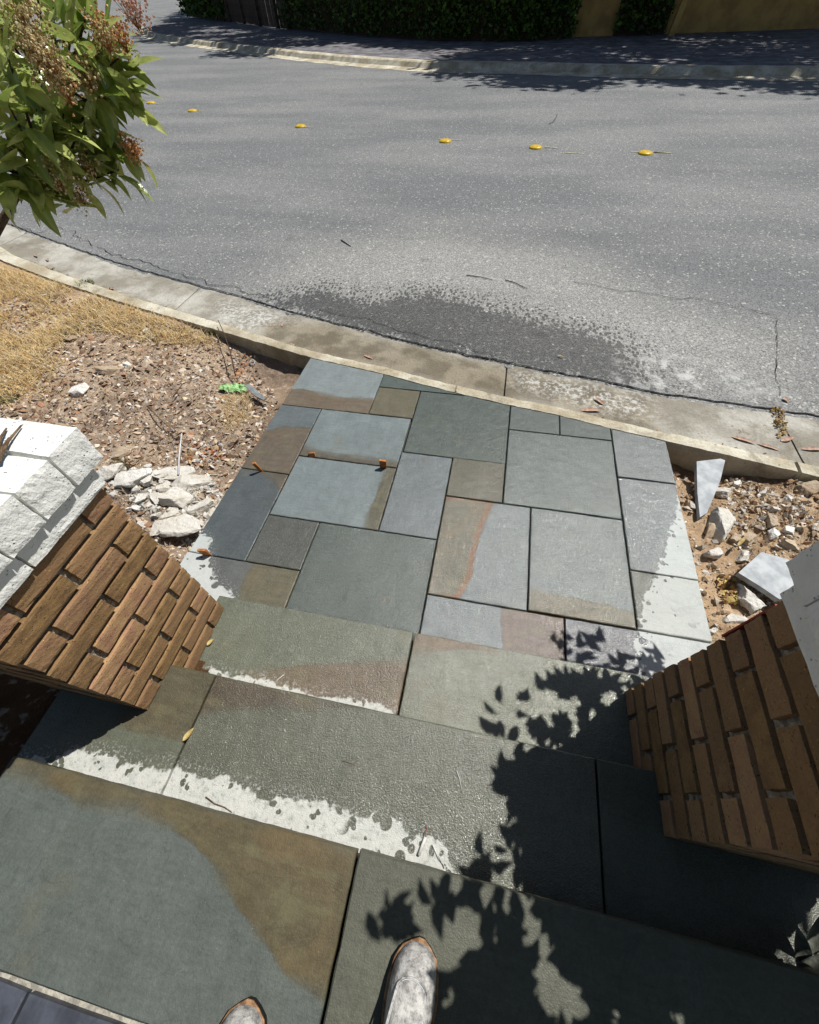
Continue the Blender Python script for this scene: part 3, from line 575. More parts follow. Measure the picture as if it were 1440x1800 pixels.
for x, y, w, h, a, l, m in RP: rock(x, y, w, h, a, m, l, group=RG, name='rock', cat='rock', flat=.5)

def prism(name, pts, z, th, m, parent=None, rot=None):
    c = np.mean([p for p in pts], axis=0); n = len(pts); V = [(x - c[0], y - c[1], h) for h in (-th, 0) for x, y in pts]
    F = [tuple(range(n))[::-1], tuple(range(n, 2 * n))] + [(i, (i + 1) % n, n + (i + 1) % n, n + i) for i in range(n)]
    a = sum(pts[i][0] * pts[(i + 1) % n][1] - pts[(i + 1) % n][0] * pts[i][1] for i in range(n))
    if a < 0: F = [tuple(reversed(f_)) for f_ in F]
    return link(name, mesh(name, V, F, m), parent, (c[0], c[1], z), rot or (0, 0, 0))
tag(prism('broken_slab', poly([(1221, 816), (1262, 812), (1270, 815), (1262, 850), (1240, 905), (1228, 912), (1223, 870)], -.03), -.008, .03, M['marble'], rot=(.02, -.02, 0)), 'pale tapering slab offcut lying in soil under the kerb', 'stone slab')
tag(prism('sawn_slab', poly([(1294, 1010), (1336, 972), (1402, 990), (1470, 1010), (1430, 1045), (1366, 1056), (1330, 1032)], .0), .012, .028, M['marble'], rot=(-.02, .03, 0)), 'clean pale grey slab leaning behind the right pier', 'stone slab')
tag(prism('slate_shard', poly([(432, 684), (442, 682), (470, 707), (466, 710), (450, 702)], -.04), -.005, .010, M['slatey']), 'thin dark slate shard beside the patio near the green wrapper', 'stone shard')

# loose chips, pebbles and mulch: nobody could count them
def chips(name, n, region, zf, size, cols, label, cat, flat=.25, tilt=.6, lift=0., m='chip', dens=None):
    b = np.array(region); lo, hi = b.min(0), b.max(0); P_ = []
    while len(P_) < n:
        q = RNG.uniform(lo, hi, (n * 2, 2)); s = sd_poly(q[:, 0], q[:, 1], region); q = q[s > 0]
        if dens is not None: q = np.array([a for a in q if random.random() < dens(*a)]).reshape(-1, 2)
        P_ += list(q)
    V = []; F = []; T = []
    base = [(1, 0, 0), (.2, .8, .1), (-.9, .35, 0), (-.6, -.6, .05), (.4, -.7, 0), (.1, 0, .55), (0, 0, -.4)]
    fs = [(0, 1, 5), (1, 2, 5), (2, 3, 5), (3, 4, 5), (4, 0, 5), (1, 0, 6), (2, 1, 6), (3, 2, 6), (4, 3, 6), (0, 4, 6)]
    for x, y in P_[:n]:
        s = size[0] * (size[1] / size[0]) ** (random.random() ** 1.8); a = random.random() * 2 * PI; el = random.uniform(.45, 1.)
        R = Euler((random.gauss(0, tilt), random.gauss(0, tilt), a)).to_matrix(); z = zf(x, y) + lift + s * flat * .3; k = len(V)
        for p in base:
            q = R @ Vector((p[0] * s * random.uniform(.7, 1.2), p[1] * s * el, p[2] * s * flat * 2)); V.append((x + q.x, y + q.y, z + q.z))
        F += [tuple(k + i for i in f_) for f_ in fs]; c = np.array(lin(*random.choice(cols))) * random.uniform(.75, 1.15); T += [c] * len(fs)
    me = mesh(name, V, F, M[m]); cattr(me, 'tint', T); o = link(name, me); return tag(o, label, cat, kind='stuff')
MULCH = [(-4.6, 3.3), (-4.4, 1.2), (-2.9, .35), (-1.42, .4), (-1.395, 1.4), (-1.375, 2.0), (-1.6, 2.3), (-2.1, 2.74), (-3.2, 2.95)]
chips('mulch', 25000, MULCH, soil_z, (.005, .033), [(158, 138, 118), (190, 176, 158), (150, 124, 102), (180, 152, 126), (124, 96, 76), (200, 178, 154), (226, 214, 196), (164, 124, 96), (104, 82, 68), (214, 194, 164), (190, 164, 140)], 'brown bark chips and dry litter covering the bed left of the patio', 'mulch', flat=.16, tilt=.5)
chips('gravel', 6500, MULCH, soil_z, (.004, .020), [(170, 162, 154), (206, 200, 192), (140, 128, 118), (228, 224, 216)], 'grey gravel mixed into the bed left of the patio', 'gravel', flat=.4, tilt=1.)
chips('rubble_gravel', 1300, poly([(190, 850), (280, 825), (385, 850), (395, 910), (330, 960), (250, 900)], -.05), soil_z, (.007, .034), [(220, 218, 210), (196, 190, 180), (164, 152, 138)], 'crumbs of pale concrete between the chunks beside the left pier', 'gravel', flat=.5, tilt=1.)
RB = [(1.13, 1.98), (1.12, .5), (1.9, .5), (2.6, .9), (2.6, 1.75), (1.9, 1.86), (1.45, 1.93)]
chips('pebbles', 9500, RB, soil_z, (.005, .030), [(206, 198, 186), (196, 172, 142), (170, 144, 114), (214, 200, 180), (150, 120, 92), (230, 224, 214)], 'loose pebbles and clods on the dug soil right of the patio', 'pebbles', flat=.5, tilt=1., dens=lambda x, y: min(1, max(.22, (x - 1.2) * 3)) * (.35 + .65 * (nz(x, y, 0, 4) > -.1)))
chips('soil_crumbs', 2600, RB, soil_z, (.003, .008), [(180, 146, 108), (160, 124, 88), (200, 172, 138)], 'fine tan crumbs on the soil right of the patio', 'soil', flat=.6, tilt=1.)
gz = lambda x, y: -.108 + .002
def kerb_strip(px0, px1, n, d=.10):
    r = []; X = np.linspace(px0, px1, n); return [(x, ki(x) + kw(x) + .01) for x in X] + [(x, ki(x) + kw(x) + d) for x in X[::-1]]
LC = [(150, 104, 70), (190, 150, 100), (120, 84, 60), (200, 176, 130), (90, 72, 54)]
chips('gutter_litter', 420, kerb_strip(-.35, .75, 8, .12), gz, (.006, .022), LC, 'brown leaf scraps gathered in the gutter against the kerb beside the patio', 'leaf litter', flat=.08, tilt=.4)
chips('gutter_litter', 380, kerb_strip(-5.2, -1.2, 12, .13), gz, (.006, .025), LC + [(214, 196, 160)], 'dry scraps scattered along the left gutter by the straw', 'leaf litter', flat=.08, tilt=.4)
chips('gutter_litter', 260, kerb_strip(.8, 3.2, 8, .14), gz, (.005, .02), LC, 'dry scraps along the right gutter by the dug soil', 'leaf litter', flat=.08, tilt=.4)
chips('road_grit', 300, poly([(700, 420), (1440, 560), (1440, 720), (900, 630), (500, 540), (380, 500), (0, 390), (0, 370)], -.12), lambda x, y: -.122, (.003, .009), [(200, 196, 186), (120, 110, 96), (214, 210, 200)], 'scattered grit and fluff lying on the asphalt by the gutter', 'grit', flat=.3)
JT = poly([(1355, 715), (1378, 718), (1385, 765), (1368, 770)], -.11)
chips('gutter_litter', 160, JT, gz, (.006, .02), [(206, 176, 120), (180, 150, 100), (150, 120, 84)], 'straw coloured weed debris in the gutter joint at the right', 'leaf litter', flat=.15, tilt=.8)
chips('leaf_litter', 60, poly([(1262, 1020), (1295, 1010), (1300, 1060), (1270, 1062)], -.05), soil_z, (.012, .026), [(190, 150, 96), (150, 116, 80), (214, 190, 120)], 'curled yellow and brown leaves by the right pier', 'leaf litter', flat=.12, tilt=.7, lift=.02)
chips('leaf_litter', 90, poly([(322, 778), (392, 775), (398, 815), (370, 830), (330, 820)], -.05), soil_z, (.012, .03), [(214, 206, 196), (226, 220, 212), (206, 120, 66), (190, 160, 120), (150, 110, 80)], 'white and orange dry leaves behind the concrete rubble', 'leaf litter', flat=.12, tilt=.7, lift=.015)
chips('leaf_litter', 60, poly([(395, 640), (440, 600), (452, 640), (430, 690)], -.06), soil_z, (.01, .028), [(206, 160, 116), (180, 130, 96), (222, 206, 190)], 'curled dry leaves round the dark stick by the kerb pit', 'leaf litter', flat=.12, tilt=.7, lift=.015)

def blades(name, n, region, zf, h, cols, label, cat, lay=.5, w=.002, clump=None, m='straw', dens=None):
    b = np.array(region); lo, hi = b.min(0), b.max(0); P_ = []
    while len(P_) < n:
        q = RNG.uniform(lo, hi, (n * 2, 2)); s = sd_poly(q[:, 0], q[:, 1], region); q = q[s > -.0]
        if dens is not None: q = np.array([a for a in q if random.random() < dens(*a)]).reshape(-1, 2)
        P_ += list(q)
    V = []; F = []; T = []
    for x, y in P_[:n]:
        L = random.uniform(*h); a = random.random() * 2 * PI + nz(x, y, 0, 2) * 2; d = Vector((math.cos(a), math.sin(a), 0)); s = Vector((-d.y, d.x, 0)) * w * random.uniform(.6, 1.3)
        out = L * random.uniform(lay * .4, lay * 1.2); up = math.sqrt(max(.0001, L * L - min(out, L * .98) ** 2)); p0 = Vector((x, y, zf(x, y) - .004)); k = len(V)
        for t in (0, .5, 1): c = p0 + d * out * t ** 1.5 + Vector((0, 0, up * (t - .35 * t * t))); V += [c - s * (1 - t * .8), c + s * (1 - t * .8)]
        F += [(k, k + 1, k + 3, k + 2), (k + 2, k + 3, k + 5, k + 4)]; c = np.array(lin(*random.choice(cols))) * random.uniform(.8, 1.15); T += [c] * 2
    me = mesh(name, V, F, M[m]); cattr(me, 'tint', T); return tag(link(name, me), label, cat, kind='stuff')
ST = [(240, 214, 156), (226, 192, 128), (248, 230, 182), (204, 166, 108), (236, 204, 144), (214, 200, 170)]
blades('dry_grass', 26000, STRAW, soil_z, (.04, .15), ST, 'golden dry grass along the kerb at the left', 'dry grass', lay=.95, w=.0028, dens=lambda x, y: .10 + .9 * (nz(x, y, 0, 1.6) + .6 * nz(x, y, 4, 7) > -.12))
chips('straw_grit', 3500, STRAW, soil_z, (.004, .022), [(190, 176, 156), (214, 204, 188), (150, 130, 108), (226, 214, 190)], 'grit and litter showing through the dry grass', 'grit', flat=.3)
blades('dry_grass', 2200, MULCH, soil_z, (.03, .12), ST + [(150, 120, 84)], 'stray straw lying across the mulch', 'dry grass', lay=1., w=.0014)
blades('dry_grass', 700, poly([(385, 690), (440, 680), (445, 740), (400, 770)], -.05), soil_z, (.03, .10), ST, 'dry uprooted weeds beside the patio below the green wrapper', 'dry grass', lay=.7, w=.0016)
def tuft(px, py, rpx, n, cols, label, h=(.03, .08), z=None):
    c = at(px, py, -.02); k = (at(px + 10, py, -.02) - c).length / 10 * rpx; P_ = [(c.x + k * math.cos(a), c.y + k * math.sin(a)) for a in np.linspace(0, 2 * PI, 9)[:-1]]
    V = blades('weed', n, P_, soil_z if z is None else (lambda x, y: z), h, cols, label, 'weed', lay=.6, w=.003); del V['kind']; V['group'] = 'weeds in the left bed'
GR = [(96, 110, 60), (130, 140, 84), (80, 92, 60), (150, 150, 96)]
tuft(152, 502, 16, 130, GR, 'green weed tuft growing over the kerb edge by the left gutter', z=-.01)
tuft(135, 592, 14, 90, [(110, 116, 90), (140, 140, 116), (90, 96, 76)], 'grey green weed beside the reddish stone')
tuft(40, 616, 9, 50, GR, 'small green weed in the straw near the left edge')
tuft(372, 580, 9, 60, GR, 'small weed where the straw ends at the kerb')
tuft(186, 588, 9, 40, GR, 'low green sprig in the mulch between straw and gravel')
tuft(205, 822, 22, 260, [(70, 62, 46), (100, 88, 60), (130, 118, 70)], 'dark dry weed tuft behind the white pier cap', h=(.03, .07))
tuft(22, 706, 16, 120, GR, 'green weed tuft just beyond the white pier cap')

# ------------------------------------------------------------------ small litter and the spacers
def tube(name, pts, r0, r1, m, parent=None, seg=6):
    V = []; n = len(pts)
    for i, p in enumerate(pts):
        p = Vector(p); d = (Vector(pts[min(i + 1, n - 1)]) - Vector(pts[max(i - 1, 0)])).normalized(); u = d.orthogonal().normalized(); w_ = d.cross(u); r = r0 + (r1 - r0) * i / (n - 1)
        V += [p + (u * math.cos(2 * PI * k / seg) + w_ * math.sin(2 * PI * k / seg)) * r for k in range(seg)]
    F = [(i * seg + k, i * seg + (k + 1) % seg, (i + 1) * seg + (k + 1) % seg, (i + 1) * seg + k) for i in range(n - 1) for k in range(seg)] + [tuple(range(seg))[::-1], tuple((n - 1) * seg + k for k in range(seg))]
    o = Vector(pts[0]) if not parent else Vector((0, 0, 0)); return link(name, mesh(name, [v_ - o for v_ in V], F, M[m], True), parent, o)
def wedge(px, py, L, w, rot, label):
    p = at(px, py, 0); V = [(-w / 2, -.001, 0), (w / 2, -.001, 0), (w / 2, .001, 0), (-w / 2, .001, 0), (-w / 2, -.007, L), (w / 2, -.007, L), (w / 2, .007, L), (-w / 2, .007, L)]
    F = [(3, 2, 1, 0), (4, 5, 6, 7), (0, 1, 5, 4), (1, 2, 6, 5), (2, 3, 7, 6), (3, 0, 4, 7)]
    o = link('wooden_wedge', mesh('wooden_wedge', V, F, M['wood']), None, (p.x, p.y, -.012), rot); bv = o.modifiers.new('b', 'BEVEL'); bv.width = .0006
    return tag(o, label, 'wedge', 'wooden spacer wedges stuck in the patio joints')
wedge(460, 828, .092, .020, (.05, -.22, .3), 'slim tilted wooden wedge in the joint at the left patio edge, behind the others')
wedge(549, 803, .034, .042, (-.5, -.15, .1), 'short wooden wedge leaning away between the two blue grey slabs, left one')
wedge(674, 822, .078, .040, (.04, .03, .05), 'upright square wooden wedge beside the tan strip, rightmost of the wedges')
wedge(366, 976, .072, .046, (.05, -.10, .12), 'wooden wedge in the nearest left joint beside the dry pale patch')
def leafm(L, w, curl, fold, m, seed=0):
    V = []; ns = 7; rnd = random.Random(seed); bend = rnd.uniform(-.25, .25)
    for i in range(ns):
        t = i / (ns - 1); ww = w / 2 * (math.sin(PI * t ** .8) ** .8) + .0004; x = L * t; z = -curl * L * t * t; yb_ = bend * L * t * t * .4
        V += [(x, yb_ - ww, z + fold * ww), (x, yb_ - ww * .45, z + fold * .25 * ww), (x, yb_, z), (x, yb_ + ww * .45, z + fold * .25 * ww), (x, yb_ + ww, z + fold * ww)]
    F = [(i * 5 + j, (i + 1) * 5 + j, (i + 1) * 5 + j + 1, i * 5 + j + 1) for i in range(ns - 1) for j in range(4)]
    me = mesh('leaf', V, F, m, True); fattr(me, 'vein', [1. if k % 5 == 2 else 0. for k in range(len(V))]); return me
def dleaf(px, py, z, L, w, ang, m, label, curl=.15, fold=.5, tilt=0., group=None, g=None):
    p = at(px, py, z); o = link('fallen_leaf', leafm(L, w, -curl * .35, fold, M[m], int(px)), None, (p.x, p.y, z + .003), (0, tilt, ang)); return tag(o, label, 'leaf', group)
dleaf(322, 1303, .305, .045, .016, 1.1, 'yleaf', 'yellow dead leaf in the joint of the second step')
dleaf(364, 1135, .155, .034, .016, 1.0, 'yleaf', 'yellow dead leaf at the foot of the left pier')
dleaf(640, 625, -.117, .10, .028, -.4, 'pinkleaf', 'tan curled leaf lying alone in the gutter above the patio')
dleaf(497, 568, -.118, .07, .02, -1.2, 'pinkleaf', 'reddish leaf in the gutter at the damp edge')
dleaf(1020, 722, -.117, .14, .035, .15, 'pinkleaf', 'pinkish leaf in the gutter with its tip to the kerb', curl=.3); dleaf(1062, 712, -.115, .09, .03, 2.4, 'pinkleaf', 'shorter pinkish leaf crossing another in the gutter', curl=.35)
dleaf(1285, 768, -.117, .14, .03, -.3, 'pinkleaf', 'long pink leaf against the kerb, left one of two at the right'); dleaf(1330, 780, -.117, .13, .022, -.35, 'pinkleaf', 'thin pink leaf against the kerb, right one of two')
dleaf(1372, 776, -.117, .09, .035, .4, 'pinkleaf', 'pale pink leaf in the right gutter joint', curl=.4); dleaf(1408, 790, -.117, .13, .03, .1, 'pinkleaf', 'brownish leaf at the right edge of the kerb', curl=.4)
dleaf(980, 625, -.115, .05, .015, -.3, 'yleaf', 'small cream leaf on the wet asphalt'); dleaf(1376, 700, -.120, .05, .03, -1.1, 'pinkleaf', 'dark red leaf at the asphalt edge')
dleaf(1296, 960, -.01, .075, .016, .9, 'yleaf', 'pale slim leaf lying on the pebbles right of the patio', tilt=-.2)
for i, (x, y, L, w, a, l) in enumerate(((60, 448, .14, .03, -.5, 'brown leaf in the left gutter, nearest the frame edge'), (82, 455, .12, .03, -.6, 'second brown curled leaf in the left gutter'), (190, 507, .11, .04, -.2, 'brown leaf beside the green weed tuft on the kerb'), (78, 497, .12, .05, -1.2, 'cream leaf in the straw below the kerb'))):
    dleaf(x, y, -.02 if i == 3 else -.117, L, w, a, 'pinkleaf' if i < 3 else 'wrapper', l, curl=.3)
for i, (x, y, a, l) in enumerate(((1392, 1700, 1.0, 'pale leaf tip beyond the top step, leftmost of the sunlit ones'), (1405, 1685, 1.9, 'broad sunlit leaf standing beside the top step'), (1428, 1668, .5, 'grey sunlit leaf behind the broad one'), (1432, 1716, 2.6, 'sunlit leaf touching the edge of the top step'), (1415, 1655, 1.3, 'narrow sunlit leaf farthest from the top step'))):
    dleaf(x, y + 22, .33, .11, .042, a, 'greyleaf', l, curl=.5, fold=.8, tilt=-.5)
p = at(736, 1503, .3); t = empty('cigarette_end', (p.x, p.y, .306), 'white paper stub with a red tail lying on the second step', 'litter')
tube('stub', [(0, 0, 0), (.012, .042, .001)], .0042, .0042, 'wrapper', t, 10); tube('red_tail', [(.012, .042, .001), (.010, .052, .006), (.013, .06, .001), (.012, .07, .004)], .0014, .0008, 'red', t)
def twig(pts, z, r, label, m='twig', name='twig', cat='twig', lift=()):
    q = [at(x, y, z) + Vector((0, 0, (lift[i] if i < len(lift) else .002))) for i, (x, y) in enumerate(pts)]; return tag(tube(name, q, r, r * .6, m), label, cat)
twig([(782, 1526), (772, 1510), (764, 1492), (760, 1484)], .3, .0025, 'pale bent stalk lying right of the paper stub', 'wrapper')
twig([(362, 1401), (378, 1413), (395, 1419), (408, 1428)], .3, .0020, 'brown twig on the dry band of the second step')
twig([(803, 1355), (808, 1370), (813, 1395)], .3, .0014, 'thin white fibre on the second step', 'wrapper', 'fibre', 'litter')
twig([(602, 1338), (612, 1340), (626, 1345)], .3, .0012, 'thin dark twig on the middle of the second step')
twig([(484, 1200), (492, 1192), (500, 1186)], .15, .0018, 'white splinter at the back of the first step', 'wrapper', 'splinter', 'litter')
twig([(600, 422), (609, 428), (617, 433)], -.12, .006, 'short dark stick on the asphalt', 'crack')
twig([(820, 484), (845, 487), (865, 492)], -.12, .004, 'dark thin stick on the asphalt above the wet stain', 'crack'); twig([(888, 492), (905, 497), (927, 508)], -.12, .004, 'curved dark stick on the asphalt right of the straight one', 'crack')
twig([(318, 840), (322, 812), (330, 778)], -.03, .006, 'white plastic tube standing out of the rubble', 'whitep', 'plastic_tube', 'tube', lift=(.03, .05, .08))
twig([(414, 660), (410, 630), (402, 605), (393, 585)], -.06, .005, 'dark bent stick standing above the green wrapper', 'bark', 'stick', 'stick', lift=(.0, .06, .10, .11))
twig([(75, 480), (86, 476), (96, 470)], -.11, .004, 'small dark twig in the left gutter'); twig([(160, 578), (172, 572), (185, 568)], -.03, .010, 'dark wood scrap at the lower edge of the straw', 'bark')
twig([(260, 715), (285, 742), (310, 765), (330, 782)], -.03, .004, 'long thin stem curving across the mulch', lift=(.01, .03, .03, .02))
twig([(305, 700), (325, 680), (350, 668)], -.03, .004, 'forked dry stem on the bare patch', lift=(.01, .03, .01))
# dead seed heads on the white cap
for i, (a, b, l) in enumerate((((2, 812), (40, 750), 'dry seed stalk on the white cap, longest one'), ((1, 795), (14, 755), 'dry seed stalk at the left end of the white cap'), ((3, 815), (18, 772), 'short seed stalk between two others on the white cap'))):
    q0 = at(*a, 1.137); q1 = at(*b, 1.137); tag(tube('seed_stalk', [q0 + Vector((0, 0, .006)), (q0 + q1) / 2 + Vector((0, 0, .010)), q1 + Vector((0, 0, .004))], .0042, .002, 'twig'), l, 'twig', 'seed stalks on the left cap')
# green wrapper
p = at(405, 667, -.02); V = []; nx, ny = 16, 8
for i in range(nx):
    for j in range(ny):
        u, w_ = i / (nx - 1) - .5, j / (ny - 1) - .5; x = u * .22 * (1 + .2 * nz(u, w_, 0, 6)); y = w_ * .10 * (1 - .5 * abs(u)); V.append((x, y, .03 + .022 * nz(u * 3, w_ * 3, 1, 2.5) + .01 * nz(u, w_, 4, 14)))
tag(link('plastic_wrapper', mesh('plastic_wrapper', V, [(i * ny + j, (i + 1) * ny + j, (i + 1) * ny + j + 1, i * ny + j + 1) for i in range(nx - 1) for j in range(ny - 1)], M['green']), None, (p.x, p.y, soil_z(p.x, p.y)), (0, 0, .1)), 'crumpled bright green plastic wrapper on the mulch', 'litter')
p = at(440, 627, -.08); r_ = .022; tag(tube('glass_ring', [(p.x + r_ * math.cos(a), p.y + r_ * math.sin(a), soil_z(p.x, p.y) + .02 + .008 * math.sin(a)) for a in np.linspace(0, 2 * PI, 17)], .003, .003, 'whitep'), 'small clear plastic ring in the pit under the kerb', 'litter')

# ------------------------------------------------------------------ boots
def boot(px, py, hd, label):
    tip = at(px, py, .48); root = empty('work_boot', (tip.x, tip.y, .45), label, 'boot', 'worn work boots on the top step', (0, 0, hd))   # local -Y runs from toe to heel
    st = [(0, .004, 0), (-.006, .020, 0), (-.018, .036, 0), (-.04, .047, 0), (-.075, .053, .002), (-.11, .052, .004), (-.15, .043, .004), (-.20, .036, .002), (-.25, .037, 0), (-.28, .030, 0), (-.295, .012, 0)]
    def shell(name, grow, zs, m, top=False):
        V = []; seg = 24
        ring = [(w + grow * .9, y - (0 if i else -grow), cx) for i, (y, w, cx) in enumerate(st)]
        path = [(cx + w, y) for w, y, cx in ring] + [(cx - w, y) for w, y, cx in ring[::-1]]
        V = [(x, y, z) for z in zs for x, y in path]; n = len(path)
        F = [(k * n + i, k * n + (i + 1) % n, (k + 1) * n + (i + 1) % n, (k + 1) * n + i) for k in range(len(zs) - 1) for i in range(n)] + [tuple(range(n)), tuple((len(zs) - 1) * n + i for i in range(n))[::-1]]
        me = mesh(name, V, F, M[m]); bm = bmesh.new(); bm.from_mesh(me); bmesh.ops.recalc_face_normals(bm, faces=bm.faces[:]); bm.to_mesh(me); bm.free()
        o = link(name, me, root); b = o.modifiers.new('b', 'BEVEL'); b.width = .0018; b.segments = 2; b.limit_method = 'ANGLE'; return o
    shell('sole', .0022, (0, .017), 'sole'); shell('welt', .0032, (.0175, .0225), 'welt')
    # upper: loft of cross-sections, then the shaft
    V = []; seg = 20; secs = []
    for y, w, cx, h in ((-.004, .012, 0, .010), (-.010, .026, 0, .026), (-.022, .038, 0, .040), (-.045, .047, 0, .052), (-.075, .050, .002, .058), (-.105, .049, .004, .066), (-.135, .044, .004, .084), (-.165, .040, .004, .112), (-.195, .037, .002, .15), (-.235, .037, 0, .155), (-.268, .033, 0, .13), (-.286, .018, 0, .09)):
        secs.append([(cx + w * math.copysign(abs(math.cos(a)) ** .75, math.cos(a)), y, .021 + h * math.sin(a) ** .8 if math.sin(a) > 0 else .021) for a in np.linspace(0, PI, seg)])
    V = [p_ for s in secs for p_ in s]; n = seg
    F = [(i * n + j, i * n + j + 1, (i + 1) * n + j + 1, (i + 1) * n + j) for i in range(len(secs) - 1) for j in range(n - 1)] + [tuple(range(n))[::-1], tuple((len(secs) - 1) * n + j for j in range(n))]
    up = link('upper', mesh('upper', V, F, M['leather'], True), root); s = up.modifiers.new('s', 'SUBSURF'); s.levels = 1; s.render_levels = 2
    # moc-toe seam: U-shaped raised stitch ridge
    def top(x, y):
        ys = [s_[0][1] for s_ in secs]; k = min(range(len(ys) - 1), key=lambda q: abs((ys[q] + ys[q + 1]) / 2 - y)); t = (y - ys[k]) / (ys[k + 1] - ys[k]); z = []
        for s_ in (secs[k], secs[k + 1]):
            w = s_[0][0]; a = min(.98, abs(x) / max(.01, w)); h = s_[n // 2][2] - .021; z.append(.021 + h * (1 - a ** (2 / .75)) ** .4)
        return z[0] + (z[1] - z[0]) * t
    U = [(.032 * math.sin(a), -.070 + .022 * math.cos(a)) for a in np.linspace(-PI / 2, PI / 2, 15)]; U = [(-.036, -.14), (-.035, -.11)] + U + [(.035, -.11), (.036, -.14)]
    tube('toe_seam', [(x, y, top(x, y) + .0005) for x, y in U], .0022, .0022, 'leather', root, 6)
    tube('toe_stitching', [(x * .93, y - .002, top(x * .93, y - .002) + .0008) for x, y in U], .0007, .0007, 'whitep', root, 5)
    for k in range(5):
        y = -.120 - .017 * k; z = top(.02, y) + .004; tube('lace', [(-.022, y, z), (0, y - .004, z + .007), (.022, y, z)], .0026, .0026, 'twig', root)
    return root
boot(742, 1655, math.radians(-7), 'right work boot, dusty grey leather with tan welt, whole toe in view'); boot(437, 1764, math.radians(2), 'left work boot with only the tan edged toe tip in view')

# ------------------------------------------------------------------ road markers, paint, cracks
DOT = [(265, 180), (338, 194), (528, 221), (783, 247), (942, 258), (1135, 268)]
def dome(r, h, m):
    V = []; seg = 20; rr = [(1, 0), (.97, .35), (.85, .65), (.6, .88), (.3, .98)]
    for a_, b_ in rr: V += [(r * a_ * math.cos(2 * PI * k / seg), r * a_ * math.sin(2 * PI * k / seg), h * b_) for k in range(seg)]
    V.append((0, 0, h)); F = [(i * seg + k, i * seg + (k + 1) % seg, (i + 1) * seg + (k + 1) % seg, (i + 1) * seg + k) for i in range(len(rr) - 1) for k in range(seg)] + [((len(rr) - 1) * seg + k, (len(rr) - 1) * seg + (k + 1) % seg, len(V) - 1) for k in range(seg)]
    return mesh('road_marker', V, F, m, True)
dm = dome(.11, .035, M['yellow'])
DL = ['farthest yellow road stud beside the flowering shrub', 'second yellow road stud from the shrub', 'yellow road stud left of the road centre crack', 'yellow road stud third from the right', 'yellow road stud second from the right', 'rightmost yellow road stud']
for (x, y), l in zip(DOT, DL):
    p = at(x, y, -.11); o = tag(link('road_stud', dm, None, (p.x, p.y, -.123)), l, 'road stud', 'yellow dome studs along the road centre')
    q0 = at(x - 14, y - 2, -.118); q1 = at(x + 24, y + 1, -.118)
for (x, y, l) in ((256, 181, 24), (338, 193, 20), (520, 222, 30), (770, 244, 40), (958, 258, 22), (993, 268, 34), (1110, 266, 60), (1150, 267, 30)):
    a = at(x, y, -.118); b = at(x + l, y + 1.5, -.118); w_ = .018; d = (b - a).normalized(); s = Vector((-d.y, d.x, 0)) * w_
    link('painted_dash', mesh('painted_dash', [a - s, b - s, b + s, a + s], [(0, 1, 2, 3)], M['ypaint']), road)
def crack(pts, w, z=-.1175, jit=.02, parent=road):
    P0 = [at(x, y, z) for x, y in pts]; Q = []
    for a, b in zip(P0[:-1], P0[1:]):
        n = max(2, int((b - a).length / .04)); Q += [a.lerp(b, i / n) for i in range(n)]
    Q.append(P0[-1]); V = []
    for i, q in enumerate(Q):
        d = (Q[min(i + 1, len(Q) - 1)] - Q[max(0, i - 1)]).normalized(); s = Vector((-d.y, d.x, 0)); c = q + s * nz(q.x, q.y, 0, 5, 4) * jit; ww = w * (.3 + 1.1 * abs(nz(q.x, q.y, 2, 11)) + .2); V += [c - s * ww, c + s * ww]
    link('crack', mesh('crack', V, [(2 * i, 2 * i + 2, 2 * i + 3, 2 * i + 1) for i in range(len(Q) - 1)], M['crack']), parent)
crack([(40, 400), (62, 407), (95, 402), (125, 405), (140, 420), (180, 437), (195, 447), (250, 460), (300, 476), (350, 492), (400, 505), (470, 522)], .0045, jit=.08)
crack([(560, 545), (640, 560), (720, 585), (800, 602), (880, 628)], .003, jit=.05)
crack([(1010, 494), (1060, 505), (1160, 518), (1240, 530), (1300, 540), (1364, 553)], .0035, jit=.06)
crack([(1364, 553), (1367, 620), (1368, 660), (1370, 695)], .0022, jit=.02)
crack([(980, 200), (975, 212), (965, 218)], .008)
# rough dark strip painted as the shadow line where asphalt meets gutter
V = []; X = np.arange(-7.5, 3.2, .02)
for x in X:
    y = go(x) + .016 * nz(x, 3, 0, 9, 5) + .02 * nz(x, 7, 0, 2); V += [(x, y - .004, -.1165), (x, y + .008 + .012 * abs(nz(x, 1, 0, 12, 4)), -.1175)]
link('crack', mesh('crack', V, [(2 * i, 2 * i + 2, 2 * i + 3, 2 * i + 1) for i in range(len(X) - 1)], M['crack']), road)

# ------------------------------------------------------------------ far side: kerb, verge, fence, hedge, wall
FK = [at(x, y, -.1) for x, y in ((262, 68), (330, 80), (430, 93), (520, 105), (620, 115), (750, 125), (900, 128), (1100, 135), (1440, 140))]
fk = [(-24., 34.), (-22., 31.4)] + [(p.x, p.y) for p in FK[:-1]] + [(6.5, 15.0), (14, 14.2), (40, 15)]
fx_, fy_ = np.array(fk).T
def fky(x): return float(np.interp(x, fx_, fy_))
V = []; XX = np.r_[-24:16:.25, 16:41:2]; prof = [(0, -.121), (.45, -.10), (.5, -.10), (.62, .0), (.72, .022), (.95, .022)]
for x in XX: V += [(x + .0, fky(x) + a_, z_ + .008 * nz(x, a_, 0, 2)) for a_, z_ in prof]
m = len(prof); n = len(XX); me = mesh('far_kerb', V, [(i * m + j, (i + 1) * m + j, (i + 1) * m + j + 1, i * m + j + 1) for i in range(n - 1) for j in range(m - 1)], M['kerb'])
fattr(me, 'damp', np.zeros(len(V))); fattr(me, 'salt_glare', np.zeros(len(V))); struct('far_kerb', me)
V = []
